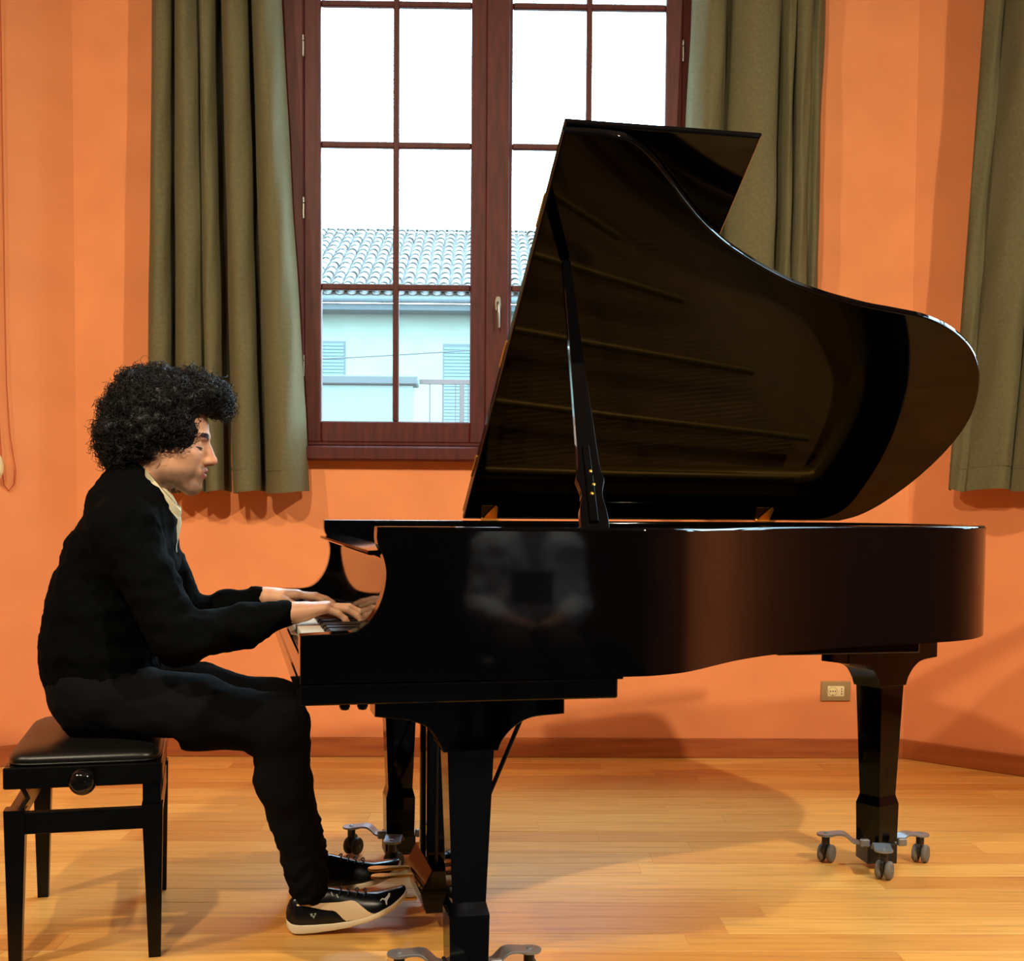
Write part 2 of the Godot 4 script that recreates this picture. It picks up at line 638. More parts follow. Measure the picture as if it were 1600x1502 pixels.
func build_room() -> void:
	var wallm := mat("orange_plaster", "#ea9662", 0.85, 0.0, 0.3)
	tri(wallm, Vector3.ONE * 0.45, noise_tex(3, 0.012, [Color(0.94, 0.93, 0.92), Color(1, 1, 1)], 512, 5), true)
	# the window wall with its opening
	var w := B.new()
	var t := 0.3
	var ox0 := -0.77
	var ox1 := 0.82
	var oy0 := 1.33
	var oy1 := 3.78
	w.box(Vector3(XL - 0.12, 0, WZ - t), Vector3(ox0, TOP, WZ), 0)
	w.box(Vector3(ox1, 0, WZ - t), Vector3(XR + 0.12, TOP, WZ), 0)
	w.box(Vector3(ox0, 0, WZ - t), Vector3(ox1, oy0, WZ), 0)
	w.box(Vector3(ox0, oy1, WZ - t), Vector3(ox1, TOP, WZ), 0)
	structure("wall_back", w, wallm, "orange plaster wall around the tall window behind the piano", "wall")
	# bay walls at 45 degrees, then the straight side walls and the wall behind the camera
	wall_slab("wall_left_bay", Vector2(-4.2, WZ + 4.2 + XL), Vector2(XL, WZ), "orange plaster bay wall slanting off left of the curtained window", wallm)
	var rb := B.new()
	var bx := BAYWIN
	rb.box(Vector3(-0.2, 0, -0.25), Vector3(bx + ox0, TOP, 0), 0)
	rb.box(Vector3(bx + ox1, 0, -0.25), Vector3(3.64, TOP, 0), 0)
	rb.box(Vector3(bx + ox0, 0, -0.25), Vector3(bx + ox1, oy0, 0), 0)
	rb.box(Vector3(bx + ox0, oy1, -0.25), Vector3(bx + ox1, TOP, 0), 0)
	var rw := structure("wall_right_bay", rb, wallm, "orange plaster bay wall slanting off right of the piano tail", "wall")
	rw.position = Vector3(XR, 0, WZ)
	rw.rotation.y = -PI / 4
	wall_slab("wall_left", Vector2(-4.2, 5.5), Vector2(-4.2, WZ + 4.2 + XL), "plain orange plaster side wall on the pianist's side", wallm)
	wall_slab("wall_right", Vector2(4.2, WZ + 4.2 - XR), Vector2(4.2, 5.5), "plain orange plaster side wall beyond the piano tail", wallm)
	var dark := mat("dark_panelling", "#2c2a2c", 0.7)
	wall_slab("wall_front", Vector2(4.2, 5.5), Vector2(-4.2, 5.5), "dark panelled wall at the audience end of the room", dark)
	var cm := mat("ceiling_paint", "#cfc6b8", 0.9)
	var cb := B.new()
	cb.box(Vector3(-4.45, TOP, -5.7), Vector3(4.45, TOP + 0.2, 5.8), 0)
	structure("ceiling", cb, cm, "pale painted ceiling over the bay room", "ceiling")
	# skirting boards
	var bm := mat("skirting_wood", "#b5652f", 0.45)
	tri(bm, Vector3(0.35, 5.0, 0.35), noise_tex(21, 0.02, [Color(0.8, 0.74, 0.7), Color(1, 1, 1)], 256, 4), true)
	var bb := B.new()
	bb.box(Vector3(XL, 0.0, WZ), Vector3(XR, 0.082, WZ + 0.016), 0.003)
	structure("baseboard_back", bb, bm, "reddish wooden skirting board under the tall window", "baseboard")
	for s in [-1.0, 1.0]:
		var b := B.new()
		b.box(Vector3(0.0, 0.0, 0.0), Vector3(3.4, 0.082, 0.016), 0.003)
		var o := structure("baseboard_" + ("left" if s < 0 else "right"), b, bm, "reddish wooden skirting board of the " + ("bay wall on the pianist's side" if s < 0 else "bay wall beside the piano tail"), "baseboard")
		o.position = Vector3(XR, 0, WZ) if s > 0 else Vector3(XL - 3.4 * 0.7071, 0, WZ + 3.4 * 0.7071)
		o.rotation.y = -s * PI / 4
	build_floor()

func build_floor() -> void:
	var rng := RandomNumberGenerator.new()
	rng.seed = 11
	var tints := ["#e3aa56", "#dca14f", "#eab45f", "#d6984a", "#e5ad5a", "#dda654"]
	var grain := noise_tex(31, 0.02, [Color(0.84, 0.78, 0.70), Color(0.95, 0.93, 0.90), Color(1, 1, 1), Color(0.98, 0.97, 0.95)], 512, 5)
	var pm: Array = []
	for i in tints.size():
		var m := mat("plank_wood_%d" % i, tints[i], 0.35, 0.0, 0.62)
		tri(m, Vector3(0.22, 1.0, 3.6), grain, true)
		m.uv1_offset = Vector3(i * 0.37, 0, i * 0.23)
		pm.append(m)
	var base := B.new()
	base.box(Vector3(-4.4, -0.15, -5.6), Vector3(4.4, -0.012, 5.7), 0)
	var fl := structure("floor", base, mat("floor_joint", "#5a3218", 0.8), "honey coloured plank floor running along the window wall", "floor")
	var wd := 0.125
	var shared := {}
	var far := B.new()
	far.colored = true
	var z := WZ + 0.004
	var row := 0
	while z < 5.3:
		var x := -4.3 - rng.randf() * 1.1
		while x < 4.3:
			var ln: float = [0.9, 1.2, 1.5][rng.randi() % 3]
			var x0 := maxf(x, -4.19)
			var x1 := minf(x + ln, 4.19)
			var bay := 4.2 - maxf(0.0, (WZ + 2.46) - (z + wd))
			if z + wd < WZ + 2.46:
				x0 = maxf(x0, XL - 0.02 - (z + wd - WZ))
				x1 = minf(x1, XR + 0.02 + (z + wd - WZ))
			if x1 - x0 > 0.03 and bay > 0:
				var mm: StandardMaterial3D = pm[rng.randi() % pm.size()]
				var seen := z < -2.2 and x1 > -0.48 * -z - 0.3 and x0 < 0.5 * -z + 0.3
				if seen:
					var k := "%.3f" % (x1 - x0)
					if not shared.has(k):
						var b := B.new()
						b.box(Vector3(0, -0.012, 0.0006), Vector3(x1 - x0, 0, wd - 0.0006), 0.0009)
						shared[k] = b.mesh()
					var o := part(fl, "plank", shared[k], mm)
					o.position = Vector3(x0 + 0.0005, rng.randf() * 0.0004 - 0.0004, z)
				else:
					far.col = mm.albedo_color.srgb_to_linear()
					far.box(Vector3(x0 + 0.0005, -0.012, z + 0.0006), Vector3(x1 - 0.0005, -0.0002, z + wd - 0.0006), 0)
			x += ln
		z += wd
		row += 1
	var fm := mat("plank_wood_rest", "#ffffff", 0.35, 0.0, 0.62)
	fm.vertex_color_use_as_albedo = true
	var fo := part(fl, "plank_field", far, fm)
	fo.set_meta("kind", "stuff")
	var cp := B.new()
	cp.box(Vector3(-3.9, 0.0, -2.55), Vector3(3.9, 0.008, 5.2), 0.003)
	var ca := mat("grey_carpet", "#4a4f57", 0.95, 0.0, 0.2)
	tri(ca, Vector3.ONE * 3.0, noise_tex(81, 0.09, [Color(0.8, 0.8, 0.8), Color(1, 1, 1)], 256, 3), true)
	var co := part(self, "carpet", cp, ca)
	tag(co, "flat grey carpet under the audience seats", "carpet")

func build_window(called: String, label: String, at: Vector3, turn: float) -> void:
	var wood := mat("mahogany", "#5a1f18", 0.5, 0.0, 0.4)
	tri(wood, Vector3(6.0, 0.8, 6.0), noise_tex(41, 0.02, [Color(0.72, 0.66, 0.64), Color(1, 1, 1)], 256, 4), true)
	var glass := mat("window_glass", "#ffffff", 0.0)
	glass.transparency = BaseMaterial3D.TRANSPARENCY_ALPHA
	glass.albedo_color = Color(0.95, 1.0, 1.0, 0.04)
	var steel := mat("satin_steel", "#8d867b", 0.35, 0.9)
	var win := Node3D.new()
	win.name = called
	add_child(win)
	win.position = at
	win.rotation.y = turn
	win.set_meta("kind", "structure")
	tag(win, label, "window")
	# fixed frame
	var fr := B.new()
	fr.box(Vector3(-0.85, 1.30, -0.05), Vector3(-0.755, 3.80, 0.035), 0.006)
	fr.box(Vector3(0.79, 1.30, -0.05), Vector3(0.90, 3.80, 0.035), 0.006)
	fr.box(Vector3(-0.755, 3.70, -0.05), Vector3(0.79, 3.80, 0.035), 0.006)
	fr.box(Vector3(-0.755, 1.30, -0.05), Vector3(0.79, 1.316, 0.035), 0.004)
	part(win, "window_frame", fr, wood)
	var sill := B.new()
	sill.box(Vector3(-0.86, 1.238, -0.02), Vector3(0.91, 1.298, 0.075), 0.008)
	part(win, "window_sill", sill, wood)
	# two sashes; glass from -0.69 to -0.075 and 0.095 to 0.715
	for s in 2:
		var gx0: float = [-0.687, 0.096][s]
		var gx1: float = [-0.074, 0.722][s]
		var x0: float = [-0.757, 0.008][s]
		var x1: float = [0.008, 0.793][s]
		var sash := Node3D.new()
		sash.name = "sash"
		win.add_child(sash, true)
		var b := B.new()
		b.box(Vector3(x0, 1.314, -0.035), Vector3(gx0, 3.702, 0.022), 0.005)
		b.box(Vector3(gx1, 1.314, -0.035), Vector3(x1, 3.702, 0.022), 0.005)
		b.box(Vector3(gx0, 1.314, -0.035), Vector3(gx1, 1.402, 0.022), 0.005)
		b.box(Vector3(gx0, 3.66, -0.035), Vector3(gx1, 3.702, 0.022), 0.005)
		part(sash, "sash_frame", b, wood)
		if s == 0:
			var mp := B.new()
			mp.box(Vector3(-0.012, 1.32, 0.022), Vector3(0.085, 3.695, 0.034), 0.005)
			part(sash, "meeting_stile", mp, wood)
		var mid := (gx0 + gx1) / 2.0
		var bars := B.new()
		bars.box(Vector3(mid - 0.0125, 1.402, -0.02), Vector3(mid + 0.0125, 3.66, 0.012), 0.004)
		part(sash, "glazing_bar", bars, wood)
		var ys := [1.402, 1.955, 2.533, 3.1, 3.66]
		for r in [1, 2, 3]:
			var rb := B.new()
			rb.box(Vector3(gx0, ys[r] - 0.0125, -0.018), Vector3(gx1, ys[r] + 0.0125, 0.010), 0.004)
			part(sash, "glazing_bar", rb, wood)
		for r in 4:
			for k in 2:
				var pb := B.new()
				var a0: float = gx0 if k == 0 else mid
				var a1: float = mid if k == 0 else gx1
				pb.box(Vector3(a0 + 0.001, ys[r] + 0.001, -0.010), Vector3(a1 - 0.001, ys[r + 1] - 0.001, -0.006), 0)
				part(sash, "pane", pb, glass)
		for y in [1.63, 2.27, 2.92, 3.5]:
			var hb := B.new()
			var hx := -0.7575 if s == 0 else 0.7925
			hb.tube([Vector3(hx, y - 0.045, 0.034), Vector3(hx, y + 0.015, 0.034)], 0.006, 8)
			hb.tube([Vector3(hx, y + 0.019, 0.034), Vector3(hx, y + 0.04, 0.034)], 0.006, 8)
			part(sash, "hinge", hb, steel)
	# lever handle on the meeting stile
	var hd := Node3D.new()
	hd.name = "lever_handle"
	win.add_child(hd)
	hd.position = Vector3(0.041, 1.885, 0.034)
	hd.scale = Vector3(0.8, 1.0, 0.8)
	var plate := B.new()
	plate.prism(curve2(V2([-0.012, -0.025, 0.012, -0.025, 0.016, 0.0, 0.012, 0.026, 0, 0.032, -0.012, 0.026, -0.016, 0.0]), 4, true), 0.0, 0.008, 0.002)
	part(hd, "backplate", plate, steel)
	var lev := B.new()
	lev.tube([Vector3(0, 0, 0.0), Vector3(0, 0, 0.035), Vector3(0.002, -0.01, 0.042), Vector3(0.003, -0.05, 0.043), Vector3(0.004, -0.1, 0.04)], [0.008, 0.008, 0.0075, 0.007, 0.006], 10)
	part(hd, "lever", lev, steel)

# ------------------------------------------------------------------ outside
func build_outside() -> void:
	var rng := RandomNumberGenerator.new()
	rng.seed = 5
	var stucco := mat("pale_stucco", "#667069", 0.9)
	tri(stucco, Vector3.ONE * 0.3, noise_tex(51, 0.02, [Color(0.93, 0.95, 0.94), Color(1, 1, 1)], 256, 4), true)
	var tile_m: Array = []
	for i in 4:
		tile_m.append(mat("roof_tile_%d" % i, ["#5e5f5f", "#656666", "#535555", "#606262"][i], 0.85))
	var grey_m := mat("eave_soffit", "#343f44", 0.9)
	var hs := thing("house", "pale stucco house with a tiled roof across from the window", "building", Vector3(-1.0, 0, -24.2))
	# walls behind the eave
	var wb := B.new()
	wb.box(Vector3(-14, -6, -9.0), Vector3(14, 4.86, 0.0), 0)
	part(hs, "wall", wb, stucco)
	# roof slab from the eave (z 0.5, y 4.98) up to the ridge (z -5.2, y 7.36)
	var e0 := Vector3(0, 4.95, 0.55)
	var e1 := Vector3(0, 7.30, -5.2)
	var slope := e1 - e0
	var ang := atan2(slope.y, -slope.z)
	var rb := B.new()
	rb.prism(PackedVector2Array([Vector2(-0.55, 4.93), Vector2(5.2, 7.28), Vector2(5.2, 7.16), Vector2(-0.5, 4.82)]), -14.2, 14.2)
	var roof := part(hs, "roof", rb, mat("roof_underlay", "#4f5050", 0.9))
	roof.rotation.y = PI / 2
	# the prism runs along z and is turned so that its x points away from the viewer
	var sb := B.new()
	sb.box(Vector3(-14, 4.68, -0.02), Vector3(14, 4.80, 0.50), 0.01)
	part(hs, "eave_board", sb, grey_m)
	var gt := B.new()
	gt.tube([Vector3(-14, 4.86, 0.56), Vector3(14, 4.86, 0.56)], 0.06, 10)
	part(hs, "gutter", gt, grey_m)
	# cover tiles, each one a tapered half pipe
	var rows := 14
	var pitch := 0.222
	var step := slope.length() / rows
	var tb := B.new()
	var ring := func(r: float, y: float, z: float) -> PackedVector3Array:
		var l := PackedVector3Array()
		for j in 7:
			var a := PI * j / 6.0
			l.append(Vector3(-cos(a) * r, sin(a) * r * 0.85 + y, z))
		return l
	tb.grid([ring.call(0.094, 0.03, 0.0), ring.call(0.078, 0.0, -step * 1.12)], false, true)
	tb.grid([ring.call(0.080, 0.022, 0.0), ring.call(0.094, 0.03, 0.0)], false, true)
	tb.grid([ring.call(0.078, 0.022, 0.0), ring.call(0.064, 0.0, -step * 1.12)], false, false)
	var tm := tb.mesh()
	var rest := B.new()
	var under := B.new()
	for k in range(-34, 44):
		var x := (k - 9.5) * pitch - 0.6
		# channel tile under the covers
		var ch: Array = []
		for q in 2:
			var l := PackedVector3Array()
			for j in 5:
				var a := PI * j / 4.0
				var p := e0 + slope * q
				l.append(p + Vector3(x + pitch / 2 - cos(a) * 0.08, 0.05 - sin(a) * 0.05, 0))
			ch.append(l)
		under.grid(ch, false, false)
		for r in rows:
			var at := e0 + slope * (float(r) / rows) + Vector3(x + (rng.randf() - 0.5) * 0.014, 0.045 + rng.randf() * 0.008, 0)
			var bs := Basis(Vector3.RIGHT, ang) * Basis(Vector3.UP, (rng.randf() - 0.5) * 0.05)
			if k >= 0 and k < 21:
				var o := part(roof, "roof_tile", tm, tile_m[rng.randi() % 4])
				o.transform = roof.transform.affine_inverse() * Transform3D(bs, at)
			else:
				rest.t = Transform3D(bs, at)
				rest.grid([ring.call(0.094, 0.03, 0.0), ring.call(0.078, 0.0, -step * 1.12)], false, true)
	var ro := part(roof, "roof_tile_field", rest, tile_m[1])
	ro.transform = roof.transform.affine_inverse()
	ro.set_meta("kind", "stuff")
	var uo := part(roof, "channel_tile_field", under, tile_m[2])
	uo.transform = roof.transform.affine_inverse()
	uo.set_meta("kind", "stuff")
	var rd := B.new()
	for k in 40:
		rd.t = Transform3D(Basis.IDENTITY, e1 + Vector3(-9.0 + k * 0.45, 0.03 + 0.02 * rng.randf(), 0))
		var rr: Array = []
		for q in 2:
			var l := PackedVector3Array()
			for j in 7:
				var a := PI * j / 6.0
				l.append(Vector3(q * 0.48, sin(a) * (0.12 - q * 0.015), -cos(a) * (0.13 - q * 0.015)))
			rr.append(l)
		rd.grid(rr, false, false)
	part(hs, "ridge_tiles", rd, tile_m[0]).set_meta("kind", "stuff")
	# two shuttered windows
	var sh := mat("pale_shutter", "#46585d", 0.8)
	for wx in [[-3.35, -1.66, 3.2, 4.17], [0.16, 1.5, 1.6, 4.14]]:
		var wn := Node3D.new()
		wn.name = "shuttered_window"
		hs.add_child(wn, true)
		wn.position = Vector3(0, 0, 0.0)
		var rv := B.new()
		rv.box(Vector3(wx[0], wx[2] - 0.6, -0.02), Vector3(wx[1], wx[3], 0.012), 0)
		part(wn, "reveal", rv, mat("reveal_grey", "#3f4a4d", 0.9))
		var y: float = wx[2] - 0.55
		while y < wx[3] - 0.08:
			var sl := B.new()
			sl.box(Vector3(wx[0] + 0.02, y, 0.0), Vector3(wx[1] - 0.03, y + 0.055, 0.03), 0.008)
			part(wn, "slat", sl, sh)
			y += 0.062
	# terrace parapet in front with a railing and a wire
	var tp := thing("terrace_wall", "low rendered terrace wall with a grey coping below the house", "wall", Vector3(-3.5, 0, -16.0))
	var tw := B.new()
	tw.box(Vector3(-4, -6, -0.35), Vector3(2.57, 2.58, 0.0), 0.01)
	part(tp, "wall", tw, mat("terrace_render", "#56625e", 0.9))
	var cp := B.new()
	cp.box(Vector3(-4, 2.58, -0.42), Vector3(2.63, 2.69, 0.05), 0.015)
	part(tp, "coping", cp, mat("coping_stone", "#373f42", 0.85))
	var rl := thing("railing", "thin brown metal railing beside the terrace wall", "railing", Vector3(-0.85, 0, -16.1))
	var rm := mat("railing_paint", "#382a29", 0.6)
	boxed(rl, "handrail", Vector3(0.0, 2.60, -0.02), Vector3(4.0, 2.66, 0.02), rm)
	boxed(rl, "bottom_rail", Vector3(0.0, 1.60, -0.015), Vector3(4.0, 1.63, 0.015), rm)
	for k in 25:
		var br := B.new()
		br.box(Vector3(0.13 + k * 0.16 - 0.008, 1.63, -0.008), Vector3(0.13 + k * 0.16 + 0.008, 2.6, 0.008), 0)
		part(rl, "baluster", br, rm)
	boxed(rl, "post", Vector3(0.50, 1.0, -0.03), Vector3(0.56, 2.6, 0.03), rm)
	boxed(rl, "post", Vector3(2.50, 1.0, -0.03), Vector3(2.56, 2.6, 0.03), rm)
	var lt := B.new()
	lt.box(Vector3(-9, -1, -8), Vector3(9, 1.0, -0.36), 0)
	lt.t = Transform3D.IDENTITY
	var tf := part(self, "terrace_floor", lt, mat("terrace_paving", "#6c7573", 0.9))
	tf.position = Vector3(-1.0, 0, -16.0)
	tag(tf, "grey paved terrace behind the low terrace wall", "terrace")
	tf.set_meta("kind", "structure")
	var wr := B.new()
	var pts: Array = []
	for k in 13:
		var x := k / 12.0
		pts.append(Vector3(-6.0 + 6.0 * x, 2.78 + 0.2 * x - 0.08 * sin(PI * x), -15.6))
	wr.tube(pts, 0.008, 5)
	var wo := part(self, "wire", wr, mat("wire_black", "#2a2f33", 0.7))
	tag(wo, "thin dark wire strung above the terrace wall coping", "wire")
	# ground far below
	var gb := B.new()
	gb.box(Vector3(-60, -6.2, -70), Vector3(60, -6.0, -6), 0)
	var gr := structure("ground", gb, mat("yard_ground", "#565b58", 0.95), "grey yard between the two buildings below the window", "ground")
	gr.visible = true

# ------------------------------------------------------------------ curtains
# top and low: fold points [along, depth] at the upper and lower edge
func curtain(called: String, label: String, at: Vector3, turn: float, top: Array, low: Array, y0: float, y1: float, m: Material, deep := 1.0) -> void:
	var root := thing(called, label, "curtain", at, turn, "olive curtains at the bay windows")
	var a := curve2(V2(top), 9)
	var z := curve2(V2(low), 9)
	for l in [a, z]:
		for j in l.size():
			l[j] = Vector2(l[j].x, l[j].y * deep)
	var rows: Array = []
	var k := 26
	for i in k + 1:
		var y := lerpf(y0, y1, float(i) / k)
		var f := (y - y0) / (3.1 - y0)
		var line := PackedVector3Array()
		for j in a.size():
			var p := z[j].lerp(a[j], f)
			var wob := 0.004 * sin(y * 5.0 + j * 0.21) + 0.003 * sin(y * 11.0 - j * 0.4)
			line.append(Vector3(p.x + wob * 0.5, y + 0.006 * sin(j * 0.13) * maxf(1.0 - f, 0.0), p.y + wob))
		rows.append(line)
	var b := B.new()
	b.grid(rows, false, false)
	# a second skin 4 mm behind gives the cloth its thickness
	var back: Array = []
	for line in rows:
		var l := PackedVector3Array()
		for j in line.size():
			var d: Vector3 = line[mini(j + 1, line.size() - 1)] - line[maxi(j - 1, 0)]
			l.append(line[j] + Vector3(d.z, 0, -d.x).normalized() * 0.004)
		back.append(l)
	b.grid(back, false, true)
	# hem and side edges
	b.grid([back[0], rows[0]], false, false)
	var e0: Array = []
	var e1: Array = []
	for i in rows.size():
		e0.append(PackedVector3Array([back[i][0], rows[i][0]]))
		e1.append(PackedVector3Array([rows[i][-1], back[i][-1]]))
	b.grid(e0, false, false)
	b.grid(e1, false, false)
	part(root, "cloth", b, m)
	var hem := B.new()
	var hl: Array = []
	for f in [0.0, 0.012]:
		var line := PackedVector3Array()
		for j in a.size():
			var d: Vector3 = rows[0][mini(j + 1, a.size() - 1)] - rows[0][maxi(j - 1, 0)]
			line.append(rows[1][j] + Vector3(-d.z, 0, d.x).normalized() * 0.0015 + Vector3(0, f - 0.02, 0))
		hl.append(line)
	hem.grid(hl, false, false)
	part(root, "hem_stitching", hem, m)
	# rod with rings above the frame
	var x0: float = minf(top[0], low[0]) - 0.1
	var x1: float = maxf(top[-2], low[-2]) + 0.1
	var iron := mat("rod_iron", "#2b2622", 0.5, 0.6)
	var rod := B.new()
	rod.tube([Vector3(x0, y1 + 0.03, 0), Vector3(x1, y1 + 0.03, 0)], 0.014, 12)
	for x in [x0, x1]:
		rod.tube([Vector3(x, y1 + 0.03, 0), Vector3(x, y1 + 0.03, -0.15)], 0.01, 8)
	part(root, "rod", rod, iron)

func build_curtains() -> void:
	var m := mat("olive_velvet", "#6b6549", 0.85, 0.0, 0.25)
	tri(m, Vector3.ONE * 4.0, noise_tex(61, 0.05, [Color(0.88, 0.88, 0.86), Color(1, 1, 1)], 256, 3), false)
	m.rim_enabled = true
	m.rim = 0.25
	m.rim_tint = 0.6
	var y1 := 3.95
	curtain("curtain", "long olive curtain with deep folds behind the pianist's head", Vector3(0, 0, -5.2), 0.0,
		[-1.345, -0.07, -1.335, 0.0, -1.30, 0.03, -1.265, 0.01, -1.262, -0.07, -1.25, -0.06, -1.245, 0.01, -1.20, 0.04, -1.158, 0.01, -1.154, -0.03, -1.150, 0.01, -1.125, 0.03, -1.098, 0.01, -1.092, -0.08, -1.074, -0.09, -1.064, 0.0, -1.02, 0.04, -0.968, 0.01, -0.965, -0.06, -0.952, -0.06, -0.946, 0.0, -0.90, 0.035, -0.86, 0.01, -0.84, -0.05],
		[-1.385, -0.06, -1.372, 0.0, -1.335, 0.04, -1.285, 0.02, -1.272, -0.06, -1.262, -0.06, -1.255, 0.0, -1.19, 0.05, -1.142, 0.01, -1.137, -0.04, -1.132, 0.01, -1.10, 0.04, -1.067, 0.01, -1.062, -0.09, -1.035, -0.10, -1.026, 0.0, -0.975, 0.05, -0.924, 0.02, -0.918, -0.07, -0.892, -0.07, -0.886, 0.0, -0.81, 0.05, -0.755, 0.02, -0.727, -0.06], 1.105, y1, m, 1.5)
	curtain("curtain", "long olive curtain hanging behind the raised piano lid", Vector3(0, 0, -5.2), 0.0,
		[0.815, -0.05, 0.83, -0.01, 0.88, 0.03, 0.93, 0.015, 0.952, -0.03, 0.965, -0.03, 0.985, 0.0, 1.06, 0.03, 1.145, 0.02, 1.168, -0.02, 1.175, -0.01, 1.20, 0.02, 1.222, 0.005, 1.226, -0.02, 1.232, 0.0, 1.255, 0.02, 1.285, 0.005, 1.30, -0.02, 1.33, -0.01, 1.36, -0.05],
		[0.745, -0.05, 0.77, -0.01, 0.83, 0.04, 0.88, 0.02, 0.905, -0.04, 0.92, -0.04, 0.945, 0.0, 1.03, 0.04, 1.125, 0.03, 1.15, -0.03, 1.157, -0.02, 1.185, 0.02, 1.21, 0.005, 1.215, -0.03, 1.222, 0.0, 1.245, 0.02, 1.275, 0.005, 1.29, -0.02, 1.31, -0.01, 1.34, -0.05], 1.10, y1, m, 1.5)
	# on the right bay wall: the local x runs along the wall, towards the viewer's right
	curtain("curtain", "olive curtain on the slanting wall beyond the piano tail", Vector3(XR, 0, WZ) + Vector3(-0.1, 0, 0.1), -PI / 4,
		[0.33, -0.06, 0.34, -0.01, 0.36, 0.02, 0.41, 0.015, 0.418, -0.02, 0.43, -0.005, 0.52, 0.035, 0.60, 0.02, 0.622, -0.02, 0.63, 0.0, 0.70, 0.03, 0.78, 0.02, 0.80, -0.03, 0.82, 0.01, 0.9, 0.03, 1.0, -0.03],
		[0.22, -0.06, 0.235, -0.01, 0.26, 0.02, 0.29, 0.025, 0.31, 0.01, 0.33, 0.015, 0.41, 0.035, 0.47, 0.025, 0.482, -0.03, 0.495, 0.0, 0.60, 0.03, 0.69, 0.02, 0.71, -0.03, 0.73, 0.01, 0.82, 0.03, 0.95, -0.03], 1.13, y1, m)

# ------------------------------------------------------------------ piano
const PW := 1.49           # width of the case
const PY := 1.006          # top of the rim
const LID := 0.604         # opening angle of the lid

func rim_path() -> PackedVector2Array:
	# outer edge seen from above as (u, z), from the near side round the tail to the far side
	var raw := V2([0.71, 1.484, 0.78, 1.450, 0.842, 1.397, 0.979, 1.262, 1.109, 1.166, 1.3, 1.07, 1.484, 1.012, 1.684, 0.965, 1.80, 0.92, 1.88, 0.86, 1.949, 0.78, 2.005, 0.68, 2.045, 0.57, 2.06, 0.46, 2.05, 0.34, 2.02, 0.225, 1.97, 0.115, 1.92, 0.042, 1.85, 0.006, 1.78, 0.0, 1.70, 0.0, 1.60, 0.0])
	var pts := []
	for p in raw:
		var u: float = p.x if p.x < 1.1 else 1.1 + (p.x - 1.1) * 0.95
		pts.append(Vector2(u, -(PW - p.y)))
	var out := PackedVector2Array()
	for i in 12:
		out.append(Vector2(0.2965 + 0.3635 * i / 12.0, 0))
	pts.insert(0, Vector2(0.66, 0))
	out.append_array(curve2(pts, 6))
	for i in range(1, 12):
		out.append(Vector2(lerpf(out[out.size() - 1].x, 0.2965, 0.2) if i < 11 else 0.2965, -PW))
	return out

func offset_path(path: PackedVector2Array, by: float) -> PackedVector2Array:
	var out := PackedVector2Array()
	for i in path.size():
		var d := (path[mini(i + 1, path.size() - 1)] - path[maxi(i - 1, 0)]).normalized()
		out.append(path[i] + Vector2(d.y, -d.x) * by)
	return out

